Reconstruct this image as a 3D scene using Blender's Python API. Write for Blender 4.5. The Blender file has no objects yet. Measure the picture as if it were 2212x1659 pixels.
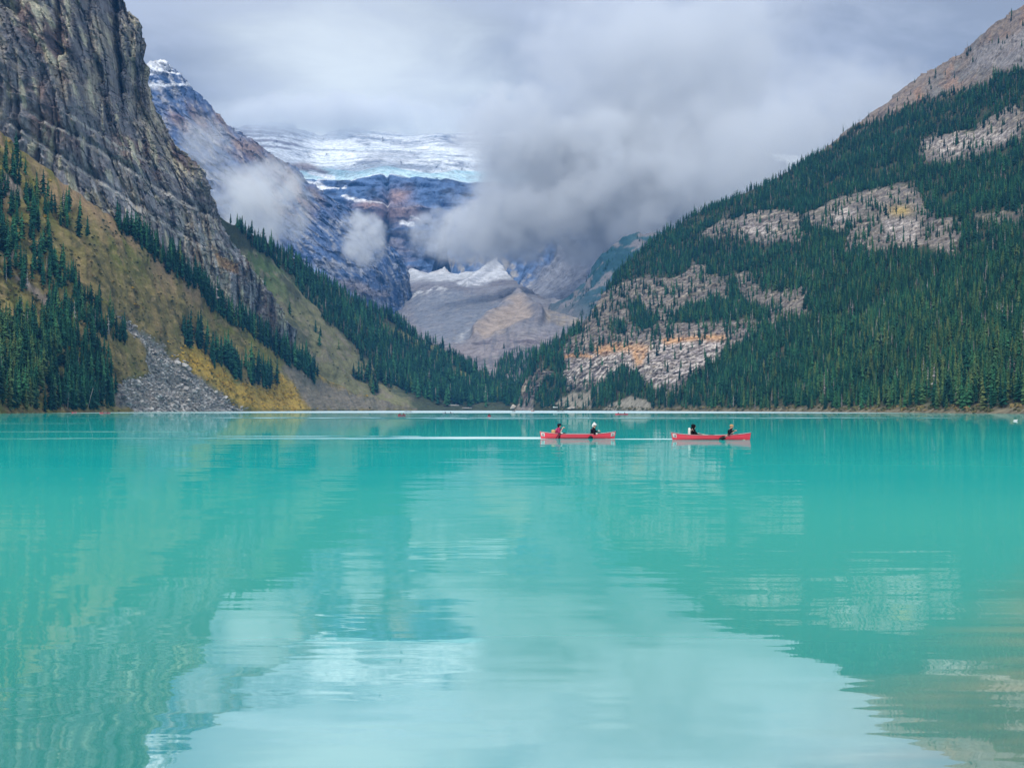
import bpy, bmesh, math, random
import numpy as np
from mathutils import Vector, Matrix, Euler

scene = bpy.context.scene
COL = scene.collection
random.seed(7)
RNG = np.random.default_rng(11)

# ------------------------------------------------------------------ camera
FPX, CX, CY, CAMZ = 3300.0, 1106.0, 829.5, 2.07
HORIZON = 883.0
PITCH = math.atan((HORIZON - CY) / FPX)
cam_d = bpy.data.cameras.new('camera')
cam_d.sensor_width = 36.0
cam_d.lens = 36.0 * FPX / 2212.0
cam_d.clip_start, cam_d.clip_end = 0.1, 40000.0
cam = bpy.data.objects.new('camera', cam_d)
cam.location = (0, 0, CAMZ)
cam.rotation_euler = (math.pi / 2 + PITCH, 0, 0)
COL.objects.link(cam)
scene.camera = cam

# ------------------------------------------------------------------ sky and sun
SUN_EL, SUN_AZ = math.radians(44), math.radians(196)     # azimuth clockwise from +Y (view direction)
world = bpy.data.worlds.new('World')
scene.world = world
world.use_nodes = True
wt = world.node_tree
wt.nodes.clear()


def nd(tree, typ, **kw):
    n = tree.nodes.new(typ)
    for k, v in kw.items():
        if k == 'inp':
            for i, val in v.items():
                n.inputs[i].default_value = val
        else:
            setattr(n, k, v)
    return n


def link(tree, a, b):
    tree.links.new(a, b)


def mth(tree, op, a, b=None, c=None, clamp=False):
    n = tree.nodes.new('ShaderNodeMath')
    n.operation = op
    n.use_clamp = clamp
    for i, v in enumerate((a, b, c)):
        if v is None:
            continue
        if isinstance(v, (int, float)):
            n.inputs[i].default_value = v
        else:
            tree.links.new(v, n.inputs[i])
    return n.outputs[0]


def mixc(tree, fac, a, b, mode='MIX'):
    n = tree.nodes.new('ShaderNodeMix')
    n.data_type = 'RGBA'
    n.blend_type = mode
    n.clamp_result = False
    for idx, v in ((0, fac), (6, a), (7, b)):
        if isinstance(v, (int, float)):
            n.inputs[idx].default_value = v
        elif isinstance(v, tuple):
            n.inputs[idx].default_value = v if len(v) == 4 else v + (1.0,)
        else:
            tree.links.new(v, n.inputs[idx])
    return n.outputs[2]


def smooth(tree, x, lo, hi):
    n = tree.nodes.new('ShaderNodeMapRange')
    n.interpolation_type = 'SMOOTHSTEP'
    n.inputs['From Min'].default_value = lo
    n.inputs['From Max'].default_value = hi
    if isinstance(x, (int, float)):
        n.inputs['Value'].default_value = x
    else:
        tree.links.new(x, n.inputs['Value'])
    return n.outputs[0]


sky = nd(wt, 'ShaderNodeTexSky', sky_type='NISHITA', sun_disc=False)
sky.sun_elevation, sky.sun_rotation = SUN_EL, SUN_AZ
tc = nd(wt, 'ShaderNodeTexCoord')
sep = nd(wt, 'ShaderNodeSeparateXYZ')
link(wt, tc.outputs['Generated'], sep.inputs[0])
zz = mth(wt, 'ADD', mth(wt, 'ABSOLUTE', sep.outputs[2]), 0.22)
cmb = nd(wt, 'ShaderNodeCombineXYZ')
link(wt, mth(wt, 'DIVIDE', sep.outputs[0], zz), cmb.inputs[0])
link(wt, mth(wt, 'DIVIDE', sep.outputs[1], zz), cmb.inputs[1])
mp = nd(wt, 'ShaderNodeMapping', inp={'Location': (3.1, 1.4, 0.0)})
link(wt, cmb.outputs[0], mp.inputs[0])
n1 = nd(wt, 'ShaderNodeTexNoise', inp={'Scale': 1.7, 'Detail': 7.0, 'Roughness': 0.52, 'Distortion': 0.35})
link(wt, mp.outputs[0], n1.inputs['Vector'])
n2 = nd(wt, 'ShaderNodeTexNoise', inp={'Scale': 4.5, 'Detail': 7.0, 'Roughness': 0.6, 'Distortion': 0.4})
link(wt, mp.outputs[0], n2.inputs['Vector'])
cl = mth(wt, 'ADD', mth(wt, 'MULTIPLY', n1.outputs[0], 0.6), mth(wt, 'MULTIPLY', n2.outputs[0], 0.4))
cl = smooth(wt, cl, 0.41, 0.60)
SKYK = 10.0   # the clouds' radiance before the background strength of 0.1
dark = (0.32 * SKYK, 0.365 * SKYK, 0.45 * SKYK)
lite = (0.55 * SKYK, 0.61 * SKYK, 0.72 * SKYK)
ccol = mixc(wt, cl, dark, lite)
# thin bright place in the cloud deck above the icefield
dotn = nd(wt, 'ShaderNodeVectorMath', operation='DISTANCE')
bd = Vector(((790 - CX) / FPX, 1.0, (HORIZON - 235) / FPX)).normalized()
link(wt, tc.outputs['Generated'], dotn.inputs[0])
dotn.inputs[1].default_value = bd
bn = mth(wt, 'ADD', dotn.outputs['Value'], mth(wt, 'MULTIPLY', mth(wt, 'SUBTRACT', n2.outputs[0], 0.5), 0.16))
bright = mth(wt, 'SUBTRACT', 1.0, smooth(wt, bn, 0.0, 0.15))
ccol = mixc(wt, bright, ccol, (0.92 * SKYK, 1.00 * SKYK, 1.02 * SKYK))
# brighter towards the zenith, as under an overcast
zen = smooth(wt, sep.outputs[2], 0.15, 0.95)
ccol = mixc(wt, mth(wt, 'MULTIPLY', zen, 0.9), ccol, (1.35 * SKYK, 1.40 * SKYK, 1.48 * SKYK))
scol = mixc(wt, 0.93, sky.outputs[0], ccol)
bg = nd(wt, 'ShaderNodeBackground', inp={'Strength': 0.1})
link(wt, scol, bg.inputs[0])
wo = nd(wt, 'ShaderNodeOutputWorld')
link(wt, bg.outputs[0], wo.inputs[0])

sun_d = bpy.data.lights.new('sun', 'SUN')
sun_d.energy = 2.6
sun_d.angle = math.radians(12)
sun_d.color = (1.0, 0.95, 0.87)
sun = bpy.data.objects.new('sun', sun_d)
sd = Vector((math.sin(SUN_AZ) * math.cos(SUN_EL), math.cos(SUN_AZ) * math.cos(SUN_EL), math.sin(SUN_EL)))
sun.rotation_euler = sd.to_track_quat('Z', 'Y').to_euler()
sun.location = (0, -50, 80)
COL.objects.link(sun)

vs = scene.view_settings
vs.view_transform = 'Standard'
vs.look = 'None'
vs.exposure = 0.0
vs.gamma = 1.0
vs.use_curve_mapping = False
cy = scene.cycles
cy.max_bounces = 6
cy.diffuse_bounces = 2
cy.glossy_bounces = 3
cy.transparent_max_bounces = 8
cy.volume_bounces = 3
cy.volume_step_rate = 1.0
cy.volume_max_steps = 128
cy.use_denoising = True
cy.caustics_reflective = False
cy.caustics_refractive = False

# ------------------------------------------------------------------ helpers


def tag(o, label=None, cat=None, group=None, kind=None):
    if label:
        o['label'] = label
    if cat:
        o['category'] = cat
    if group:
        o['group'] = group
    if kind:
        o['kind'] = kind
    return o


def world_pt(px, py, D):
    """a point D metres ahead whose direction is that of pixel (px,py) of the 2212-wide photograph"""
    dx, dy = (px - CX) / FPX, (CY - py) / FPX
    c, s = math.cos(PITCH), math.sin(PITCH)
    fy = c - dy * s
    fz = s + dy * c
    return dx / fy * D, D + 0 * dx, CAMZ + fz / fy * D


def to_px(X, Y, Z):
    c, s = math.cos(PITCH), math.sin(PITCH)
    Zr = Z - CAMZ
    f = Y * c + Zr * s
    u = -Y * s + Zr * c
    return CX + FPX * X / f, CY - FPX * u / f


_perm = np.random.default_rng(3).permutation(256).astype(np.int32)
_perm = np.concatenate([_perm, _perm])
_g = np.random.default_rng(4).normal(size=(256, 3))
_g = (_g / np.linalg.norm(_g, axis=1, keepdims=True)).astype(np.float32)


def perlin(p):
    pi = np.floor(p).astype(np.int32)
    f = (p - pi).astype(np.float32)
    pi &= 255
    u = f * f * f * (f * (f * 6 - 15) + 10)
    out = 0
    for i in (0, 1):
        wx = u[:, 0] if i else 1 - u[:, 0]
        a = _perm[(pi[:, 0] + i) & 255]
        for j in (0, 1):
            wy = u[:, 1] if j else 1 - u[:, 1]
            b = _perm[a + ((pi[:, 1] + j) & 255)]
            for k in (0, 1):
                wz = u[:, 2] if k else 1 - u[:, 2]
                g = _g[_perm[b + ((pi[:, 2] + k) & 255)]]
                d = g[:, 0] * (f[:, 0] - i) + g[:, 1] * (f[:, 1] - j) + g[:, 2] * (f[:, 2] - k)
                out = out + wx * wy * wz * d
    return out * 1.5


def fbm(p, octv=4, gain=0.5, lac=2.03):
    a, s, q = 1.0, 0.0, p
    for _ in range(octv):
        s = s + a * perlin(q)
        q = q * lac + 17.3
        a *= gain
    return s


def ridged(p, octv=4, gain=0.5, lac=2.07):
    a, s, q = 1.0, 0.0, p
    for _ in range(octv):
        s = s + a * (1 - 2 * np.abs(perlin(q)))
        q = q * lac + 9.1
        a *= gain
    return s


def tps(ctrl, x, y):
    c = np.array(ctrl, float)
    n = len(c)
    P, v = c[:, :2] / 300.0, np.log(c[:, 2])

    def ker(r2):
        return 0.5 * r2 * np.log(r2 + 1e-9)
    d2 = ((P[:, None] - P[None]) ** 2).sum(-1)
    A = np.zeros((n + 3, n + 3))
    A[:n, :n] = ker(d2) + np.eye(n) * 0.02
    A[:n, n] = 1
    A[:n, n + 1:] = P
    A[n, :n] = 1
    A[n + 1:, :n] = P.T
    w = np.linalg.solve(A, np.concatenate([v, [0, 0, 0]]))
    xf, yf = x / 300.0, y / 300.0
    out = w[n] + w[n + 1] * xf + w[n + 2] * yf
    for i in range(n):
        out = out + w[i] * ker((xf - P[i, 0]) ** 2 + (yf - P[i, 1]) ** 2)
    return np.exp(np.clip(out, v.min() - 0.05, v.max() + 0.05))


def sdf(poly, x, y):
    """signed distance to a polygon, positive inside"""
    P = np.array(poly, float)
    Q = np.roll(P, -1, 0)
    d = np.full(x.shape, 1e18)
    inside = np.zeros(x.shape, bool)
    for (ax, ay), (bx, by) in zip(P, Q):
        ex, ey = bx - ax, by - ay
        wx, wy = x - ax, y - ay
        t = np.clip((wx * ex + wy * ey) / (ex * ex + ey * ey + 1e-9), 0, 1)
        d = np.minimum(d, (wx - ex * t) ** 2 + (wy - ey * t) ** 2)
        if ay != by:
            c = ((ay > y) != (by > y)) & (x < (bx - ax) * (y - ay) / (by - ay) + ax)
            inside ^= c
    d = np.sqrt(d)
    return np.where(inside, d, -d)


def sstep(a, b, x):
    t = np.clip((x - a) / (b - a), 0, 1)
    return t * t * (3 - 2 * t)


def blocks(P, size, seed=0, warp=0.35):
    """random offset per angular block of rock, 0..1"""
    q = P / np.array(size, float)
    wv = np.stack([perlin(q * 0.7 + 3.3 + seed), perlin(q * 0.7 + 21.7 + seed), perlin(q * 0.7 + 47.1 + seed)], 1)
    k = np.floor(q + warp * 2 * wv).astype(np.int64)
    h = (k[:, 0] * 73856093) ^ (k[:, 1] * 19349663) ^ (k[:, 2] * 83492791) ^ (seed * 7919)
    h = (h ^ (h >> 13)) * 1274126177
    return ((h ^ (h >> 16)) & 65535) / 65535.0


def cracks(P, size, power=6):
    return np.clip(1 - np.abs(perlin(P / np.array(size, float))) * 1.6, 0, 1) ** power


def pline(pts, x, y):
    """distance to an open polyline"""
    d = np.full(x.shape, 1e18)
    for (ax, ay), (bx, by) in zip(pts[:-1], pts[1:]):
        ex, ey = bx - ax, by - ay
        t = np.clip(((x - ax) * ex + (y - ay) * ey) / (ex * ex + ey * ey + 1e-9), 0, 1)
        d = np.minimum(d, (x - ax - ex * t) ** 2 + (y - ay - ey * t) ** 2)
    return np.sqrt(d)


def mixa(a, b, t):
    return a + (np.asarray(b, np.float32) - a) * t[:, None]


# the crops of the photograph in which outlines were measured -> 2212-wide pixels
def c1(pts): return [(a / 2.999, b / 2.999) for a, b in pts]
def c4(pts): return [(a / 2.999, 516.3 + b / 2.999) for a, b in pts]
def c3(pts): return [(1474.5 + a / 2.999, b / 2.999) for a, b in pts]
def cr(pts): return [(1147.6 + a / 3.362, 401.6 + b / 3.362) for a, b in pts]
def cm(pts): return [(831.9 + a / 4.741, 545.0 + b / 4.741) for a, b in pts]
def cg(pts): return [(573.7 + a / 3.362, 200.8 + b / 3.362) for a, b in pts]


def shore_y(D):
    return to_px(0.0, D, -1.5)[1]


class Layer:
    pass


def build_layer(name, mat, top, bottom=None, shore=None, ctrl=(), nx=300, ny=200, colour=None, disp=None, back=(300, 260), backn=4, arc=1.0, bump_bottom=0.06, rough=0.0, push=None):
    """a slope lofted between an upper and a lower edge, each point with a distance of its own, then worked with relief"""
    top = np.array(top, float)             # x, y, D
    ctrl = [tuple(c) for c in ctrl] + [tuple(t) for t in top]
    if shore is not None:
        sh = np.array(shore, float)
        sy = np.array([shore_y(d) for d in sh[:, 1]])
        bottom = np.column_stack([sh[:, 0], sy, sh[:, 1]])
    bottom = np.array(bottom, float)
    ctrl += [tuple(b) for b in bottom]
    x0, x1 = top[0, 0], top[-1, 0]
    xf = np.linspace(x0, x1, 4000)
    yf = np.interp(xf, top[:, 0], top[:, 1])
    seg = np.hypot(np.diff(xf), arc * np.diff(yf))
    cum = np.concatenate([[0], np.cumsum(seg)])
    xs = np.interp(np.linspace(0, cum[-1], nx), cum, xf)
    ty = np.interp(xs, top[:, 0], top[:, 1])
    by = np.interp(xs, bottom[:, 0], bottom[:, 1])
    t = np.linspace(0, 1, ny)
    PX = np.broadcast_to(xs, (ny, nx))
    PY = by[None] + (ty - by)[None] * t[:, None]
    px, py = PX.ravel().copy(), PY.ravel().copy()
    if rough > 0:                          # a ragged skyline
        tt = np.repeat(t, nx)
        q = np.column_stack([px / 26.0, py / 26.0, 0 * px])
        amp = rough * sstep(0.05, 0.5, tt)
        px = px + amp * (fbm(q + 5.5, 4, 0.6) + 1.2 * (blocks(q * 2.2, (1, 1, 1), 5) - 0.5))
        py = py + amp * 0.8 * fbm(q + 25.5, 4, 0.6)
    D = tps(ctrl, px, py)
    X, Y, Z = world_pt(px, py, D)
    P = np.column_stack([X, Y, Z]).reshape(ny, nx, 3)
    du, dv = np.gradient(P, axis=1), np.gradient(P, axis=0)
    N = np.cross(du, dv)
    N /= np.linalg.norm(N, axis=2, keepdims=True) + 1e-12
    N = N.reshape(-1, 3)
    N[N[:, 1] > 0] *= -1
    P = P.reshape(-1, 3)
    L = Layer()
    L.px, L.py, L.D, L.P0, L.N, L.nx, L.ny = px, py, D, P.copy(), N, nx, ny
    L.t = np.repeat(t, nx)
    L.col = colour(L).astype(np.float32) if colour else np.full((len(P), 3), 0.3, np.float32)
    if disp is not None:
        d = disp(L) * sstep(0, bump_bottom, L.t)
        if push is None:
            P = P + N * d[:, None]
        else:
            pv = np.array(push, float)
            P = P + (pv / np.linalg.norm(pv))[None] * d[:, None]
    # far side: the slope goes on behind its crest
    rows = [P.reshape(ny, nx, 3)]
    last = rows[0][-1]
    for k in range(1, backn + 1):
        f = k / backn
        dirn = last * np.array([1, 1, 0]) / last[:, 1:2]
        dirn = dirn + np.array([0.25, 0, 0]) * np.sign(last[:, :1])
        r = last + dirn * back[0] * f - np.array([0, 0, back[1]]) * (f ** 0.8)
        rows.append(r[None])
    A = np.concatenate(rows, 0)
    C = np.concatenate([L.col.reshape(ny, nx, 3)] + [L.col.reshape(ny, nx, 3)[-1:]] * backn, 0).reshape(-1, 3)
    nr = A.shape[0]
    idx = np.arange(nr * nx).reshape(nr, nx)
    F = np.stack([idx[:-1, :-1], idx[:-1, 1:], idx[1:, 1:], idx[1:, :-1]], -1).reshape(-1, 4)
    me = bpy.data.meshes.new(name)
    me.vertices.add(nr * nx)
    me.vertices.foreach_set('co', A.reshape(-1).astype(np.float32))
    me.loops.add(F.size)
    me.loops.foreach_set('vertex_index', F.ravel().astype(np.int32))
    me.polygons.add(len(F))
    me.polygons.foreach_set('loop_start', (np.arange(len(F)) * 4).astype(np.int32))
    me.update(calc_edges=True)
    me.polygons.foreach_set('use_smooth', np.ones(len(F), bool))
    at = me.attributes.new('col', 'FLOAT_COLOR', 'POINT')
    at.data.foreach_set('color', np.concatenate([C, np.ones((len(C), 1))], 1).astype(np.float32).ravel())
    me.materials.append(mat)
    o = bpy.data.objects.new(name, me)
    COL.objects.link(o)
    L.P = P
    L.obj = o
    return L


# ------------------------------------------------------------------ materials


def new_mat(name):
    m = bpy.data.materials.new(name)
    m.use_nodes = True
    t = m.node_tree
    t.nodes.clear()
    out = nd(t, 'ShaderNodeOutputMaterial')
    return m, t, out


def terrain_mat(name, fine=0.25, scale=(0.2, 0.2, 0.2), var=0.5, bump=0.6, bdist=2.0, strata=0.0, sscale=0.1, sdist=6.0):
    m, t, out = new_mat(name)
    a = nd(t, 'ShaderNodeAttribute', attribute_name='col')
    g = nd(t, 'ShaderNodeNewGeometry')
    mpn = nd(t, 'ShaderNodeMapping', inp={'Scale': scale})
    link(t, g.outputs['Position'], mpn.inputs[0])
    no = nd(t, 'ShaderNodeTexNoise', inp={'Scale': 1.0, 'Detail': 5.0, 'Roughness': 0.65, 'Distortion': 0.2})
    link(t, mpn.outputs[0], no.inputs['Vector'])
    no2 = nd(t, 'ShaderNodeTexNoise', inp={'Scale': fine, 'Detail': 4.0, 'Roughness': 0.7})
    link(t, g.outputs['Position'], no2.inputs['Vector'])
    v = mth(t, 'ADD', mth(t, 'MULTIPLY', no.outputs[0], 0.6), mth(t, 'MULTIPLY', no2.outputs[0], 0.4))
    h = v
    if strata > 0:
        w = nd(t, 'ShaderNodeTexWave', wave_type='BANDS', bands_direction='Z', inp={'Scale': sscale, 'Distortion': sdist, 'Detail': 4.0, 'Detail Scale': 1.5, 'Detail Roughness': 0.65})
        link(t, g.outputs['Position'], w.inputs['Vector'])
        v = mth(t, 'ADD', mth(t, 'MULTIPLY', v, 1 - strata), mth(t, 'MULTIPLY', w.outputs['Fac'], strata))
        h = v
    k = smooth(t, v, 0.28, 0.72)
    k = mth(t, 'ADD', mth(t, 'MULTIPLY', k, 2 * var), 1 - var)
    cb = nd(t, 'ShaderNodeCombineXYZ')
    for i in range(3):
        link(t, k, cb.inputs[i])
    col = mixc(t, 1.0, a.outputs['Color'], cb.outputs[0], 'MULTIPLY')
    bs = nd(t, 'ShaderNodeBsdfPrincipled', inp={'Roughness': 0.95, 'Specular IOR Level': 0.1})
    link(t, col, bs.inputs['Base Color'])
    b = nd(t, 'ShaderNodeBump', inp={'Strength': bump, 'Distance': bdist})
    link(t, h, b.inputs['Height'])
    link(t, b.outputs[0], bs.inputs['Normal'])
    link(t, bs.outputs[0], out.inputs['Surface'])
    return m


def simple_mat(name, col, rough=0.7, var=0.15, nscale=8.0, spec=0.3, rand=0.0):
    m, t, out = new_mat(name)
    g = nd(t, 'ShaderNodeTexCoord')
    no = nd(t, 'ShaderNodeTexNoise', inp={'Scale': nscale, 'Detail': 3.0})
    link(t, g.outputs['Object'], no.inputs['Vector'])
    k = mth(t, 'ADD', mth(t, 'MULTIPLY', no.outputs[0], 2 * var), 1 - var)
    if rand > 0:
        oi = nd(t, 'ShaderNodeObjectInfo')
        k = mth(t, 'MULTIPLY', k, mth(t, 'ADD', mth(t, 'MULTIPLY', oi.outputs['Random'], 2 * rand), 1 - rand))
    cb = nd(t, 'ShaderNodeCombineXYZ')
    for i in range(3):
        link(t, k, cb.inputs[i])
    c = mixc(t, 1.0, tuple(col) + (1.0,), cb.outputs[0], 'MULTIPLY')
    bs = nd(t, 'ShaderNodeBsdfPrincipled', inp={'Roughness': rough, 'Specular IOR Level': spec})
    link(t, c, bs.inputs['Base Color'])
    link(t, bs.outputs[0], out.inputs['Surface'])
    return m

M_CLIFF = terrain_mat('cliff_rock', fine=0.5, scale=(0.16, 0.16, 0.05), var=0.55, bump=0.9, bdist=3.0)
M_HILL = terrain_mat('hillside_ground', fine=1.1, scale=(0.35, 0.35, 0.5), var=0.4, bump=0.8, bdist=1.0)
M_FAR = terrain_mat('far_rock', fine=0.12, scale=(0.05, 0.05, 0.03), var=0.5, bump=0.8, bdist=9.0)
M_VALLEY = terrain_mat('moraine_rubble', fine=0.22, scale=(0.05, 0.05, 0.10), var=0.42, bump=0.7, bdist=3.0)
M_RIGHT = terrain_mat('right_mountain_rock', fine=0.45, scale=(0.20, 0.20, 0.20), var=0.6, bump=0.55, bdist=1.5)

arr = lambda *c: np.array(c, np.float32)


def base_col(n, c):
    return np.tile(np.array(c, np.float32), (n, 1))


# ------------------------------------------------------------------ near cliff on the left
def cliff_colour(L):
    P = L.P0
    n = len(P)
    c = base_col(n, (0.135, 0.135, 0.145))
    a = fbm(P / np.array([30, 30, 70.0]), 4)
    b = fbm(P / np.array([9, 9, 34.0]) + 5, 4)
    e = fbm(P / np.array([60, 60, 45.0]) + 31, 4)
    # bedding falls towards the valley: bands follow it
    s = P[:, 2] + 0.55 * P[:, 0]
    f = fbm(np.column_stack([P[:, 0] * 0.012, P[:, 1] * 0.012, s * 0.11]) + 3, 4)
    c = mixa(c, (0.235, 0.215, 0.18), sstep(0.0, 0.5, a + 0.4 * f))
    c = mixa(c, (0.155, 0.105, 0.09), sstep(0.1, 0.55, e) * 0.75)
    c = mixa(c, (0.36, 0.34, 0.25), sstep(0.12, 0.55, b + 0.5 * e - 0.1))
    butt = sstep(60, 0, np.abs(L.px - 285 - np.clip(L.py - 150, 0, 400) * 0.42))     # pale buttress at the right edge
    c = mixa(c, (0.35, 0.315, 0.23), butt * sstep(-0.3, 0.4, b) * 0.7)
    low = sstep(150, 20, (430 + (L.px - 200) * 0.5) - L.py) * sstep(-0.1, 0.45, fbm(P / np.array([8, 8, 60.0]) + 77, 3))
    c = mixa(c, (0.27, 0.275, 0.285), low * 0.8)                                      # grey streaks washed down the foot
    c = mixa(c, (0.045, 0.045, 0.055), sstep(0.25, 0.7, -b + 0.35 * f) * 0.8)
    c = mixa(c, (0.075, 0.085, 0.055), sstep(0.35, 0.7, fbm(P / 26.0 + 50, 4)) * sstep(200, 420, L.py) * 0.5)
    for pts in ([(60, 242), (200, 318), (330, 402), (470, 478)], [(20, 270), (150, 352), (300, 448), (430, 538)], [(150, 250), (260, 318), (380, 380)], [(330, 470), (420, 505), (500, 540)]):
        q = pline(pts, L.px, L.py + 6 * fbm(P / 25.0 + 8, 3)) + 3 * b
        c = mixa(c, (0.30, 0.295, 0.27), sstep(4.5, 1.0, q) * 0.75)
    og = sstep(-4, 4, sdf(c4([(1390, 90), (1545, 165), (1530, 220), (1430, 185)]), L.px, L.py) + 5 * b)
    c = mixa(c, (0.34, 0.21, 0.11), og * 0.9)
    og = np.exp(-((L.px - 425) / 9) ** 2 - ((L.py - 560) / 26) ** 2)
    c = mixa(c, (0.28, 0.18, 0.09), og * 0.7)
    return c * 1.4


def cliff_disp(L):
    P = L.P0
    tilt = np.column_stack([P[:, 0], P[:, 1], P[:, 2] + 0.55 * P[:, 0]])
    d = 12 * ridged(P / np.array([60, 60, 210.0]), 3)
    d += 15 * blocks(tilt, (34, 34, 46), 1, 0.45) + 7.0 * blocks(tilt, (13, 13, 17), 2, 0.4) + 3.0 * blocks(tilt, (5.5, 5.5, 6.0), 3, 0.4)
    s = P[:, 2] + 0.55 * P[:, 0] + 6 * fbm(P / 45.0, 3)
    saw = (s / 17.0) % 1.0
    d += 5.0 * (saw ** 3 - 0.3)
    d -= 11 * cracks(P, (30, 30, 160), 7) + 5 * cracks(P + 50, (13, 13, 60), 7)
    d += 1.6 * fbm(P / 4.0, 2)
    for pts, dep, wd in (([(232, -120), (234, 0), (243, 90), (250, 190)], 46, 11), ([(115, -120), (121, 60), (125, 105)], 26, 9), ([(32, 215), (34, 300)], 16, 6),
                         ([(60, 235), (200, 310), (330, 395), (470, 470)], 9, 6), ([(20, 262), (150, 345), (300, 440), (440, 530)], 8, 5), ([(180, -100), (190, 60), (215, 170)], 14, 8), ([(350, 300), (385, 400), (430, 480)], 12, 7)):
        d -= dep * np.exp(-(pline(pts, L.px + 5 * fbm(P / 20.0, 2), L.py) / wd) ** 2)
    return (d - 22) * 0.75


cliff = build_layer('cliff', M_CLIFF,
    top=[(-330, -330, 1010), (-100, -240, 1110), (120, -180, 1170), (225, -140, 1220), (258, -60, 1245), (266, 2, 1255), (272, 22, 1258), (296, 38, 1262), (308, 68, 1266),
         (312, 125, 1272), (316, 175, 1280), (326, 215, 1285), (340, 248, 1290), (362, 285, 1300), (388, 322, 1308), (415, 343, 1315), (438, 366, 1322), (452, 396, 1326),
         (463, 428, 1330), (474, 466, 1334), (482, 488, 1338), (490, 505, 1340), (507, 527, 1346), (530, 556, 1356), (556, 592, 1372), (578, 626, 1390), (606, 668, 1412), (640, 720, 1440)],
    bottom=[(-330, 60, 970), (0, 320, 1062), (130, 425, 1098), (240, 490, 1135), (330, 590, 1178), (420, 660, 1262), (500, 725, 1330), (600, 790, 1415), (640, 800, 1445)],
    ctrl=[(290, 300, 1215), (200, 150, 1165), (100, 50, 1110), (400, 450, 1265), (300, 430, 1190), (100, 250, 1085)],
    nx=640, ny=460, colour=cliff_colour, disp=cliff_disp, back=(300, 200), arc=0.8, bump_bottom=0.001, rough=6.0, push=(0.12, -1, 0))
tag(cliff.obj, 'sheer grey and tan rock wall towering over the grassy slope', kind='structure')


# ------------------------------------------------------------------ grassy slope on the left
POLY_SCREE = c4([(740, 480), (830, 540), (960, 640), (1120, 770), (1250, 880), (1400, 1000), (1600, 1120), (900, 1130), (790, 1060), (760, 980), (800, 910), (900, 900), (985, 870), (930, 790), (960, 730), (860, 620), (760, 520)])
POLY_YEL = [c4([(1190, 650), (1290, 690), (1420, 820), (1500, 930), (1700, 975), (1820, 880), (1900, 950), (1990, 1120), (1590, 1120), (1400, 975), (1230, 830)]),
            c4([(1990, 850), (2090, 790), (2230, 890), (2230, 960)]), c4([(1080, 760), (1180, 740), (1290, 850), (1250, 880)])]
POLY_SCREE2 = c4([(1850, 790), (1960, 860), (2060, 900), (2250, 990), (2700, 1110), (1990, 1120), (1900, 950), (1820, 860)])


def hill_colour(L):
    P = L.P0
    n = len(P)
    a = fbm(P / 60.0, 4)
    b = fbm(P / 14.0 + 7, 4)
    s = fbm(np.column_stack([(P[:, 0] + 0.55 * P[:, 1]) / 9.0, P[:, 1] / 80, P[:, 2] / 80]), 4)      # streaks run down the slope
    c = base_col(n, (0.175, 0.150, 0.062))
    c = mixa(c, (0.135, 0.145, 0.045), sstep(-0.25, 0.4, a))
    c = mixa(c, (0.21, 0.16, 0.08), sstep(0.05, 0.6, s) * 0.8)
    c = mixa(c, (0.20, 0.19, 0.045), sstep(0.25, 0.6, a + 0.5 * b) * 0.6)
    c = mixa(c, (0.06, 0.062, 0.032), sstep(0.1, 0.5, b - 0.2 * a) * 0.75)
    c = mixa(c, (0.30, 0.235, 0.13), sstep(0.2, 0.5, fbm(P / 6.0 + 3, 3)) * 0.5)
    edge = sstep(75, 10, pline([(-60, 240), (0, 290), (130, 395), (240, 470), (330, 545), (420, 610)], L.px, L.py))
    c = mixa(c, (0.27, 0.195, 0.125), edge * sstep(-0.4, 0.3, s) * 0.85)
    w = 7 * b + 5 * s
    sc = sstep(-5, 5, sdf(POLY_SCREE, L.px, L.py) + w)
    rk = fbm(P / 3.0 + 4, 3)
    c = mixa(c, (0.215, 0.21, 0.205), sc)
    c = mixa(c, (0.34, 0.335, 0.325), sc * sstep(0.1, 0.5, rk))
    c = mixa(c, (0.16, 0.125, 0.12), sc * sstep(0.1, 0.5, a) * 0.6)
    sc2 = sstep(-6, 6, sdf(POLY_SCREE2, L.px, L.py) + w)
    c = mixa(c, (0.175, 0.165, 0.15), sc2 * 0.85)
    for pg in POLY_YEL:
        y = sstep(-6, 6, sdf(pg, L.px, L.py) + w)
        c = mixa(c, (0.40, 0.28, 0.06), y * 0.85)
    c = c * arr(1.06, 1.02, 0.92)
    for pg in (c4([(100, 260), (300, 390), (300, 440), (130, 330)]), c4([(0, 0), (60, 20), (60, 130), (0, 160)]), c1([(0, 1150), (100, 1180), (120, 1300), (0, 1280)])):
        r = sstep(-4, 4, sdf(pg, L.px, L.py) + w)
        c = mixa(c, (0.27, 0.22, 0.19), r * 0.8)
    return c


def hill_disp(L):
    P = L.P0
    d = 3.5 * fbm(P / 45.0, 4) + 0.9 * fbm(P / 7.0 + 3, 3)
    s = (P[:, 0] + 0.55 * P[:, 1]) / 16.0
    d += 1.6 * ridged(np.column_stack([s, P[:, 1] / 160, P[:, 2] / 160]), 3)
    sc = sstep(-5, 5, sdf(POLY_SCREE, L.px, L.py))
    d += sc * (0.8 * fbm(P / 2.2, 3) - 2.0)
    return d


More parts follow.
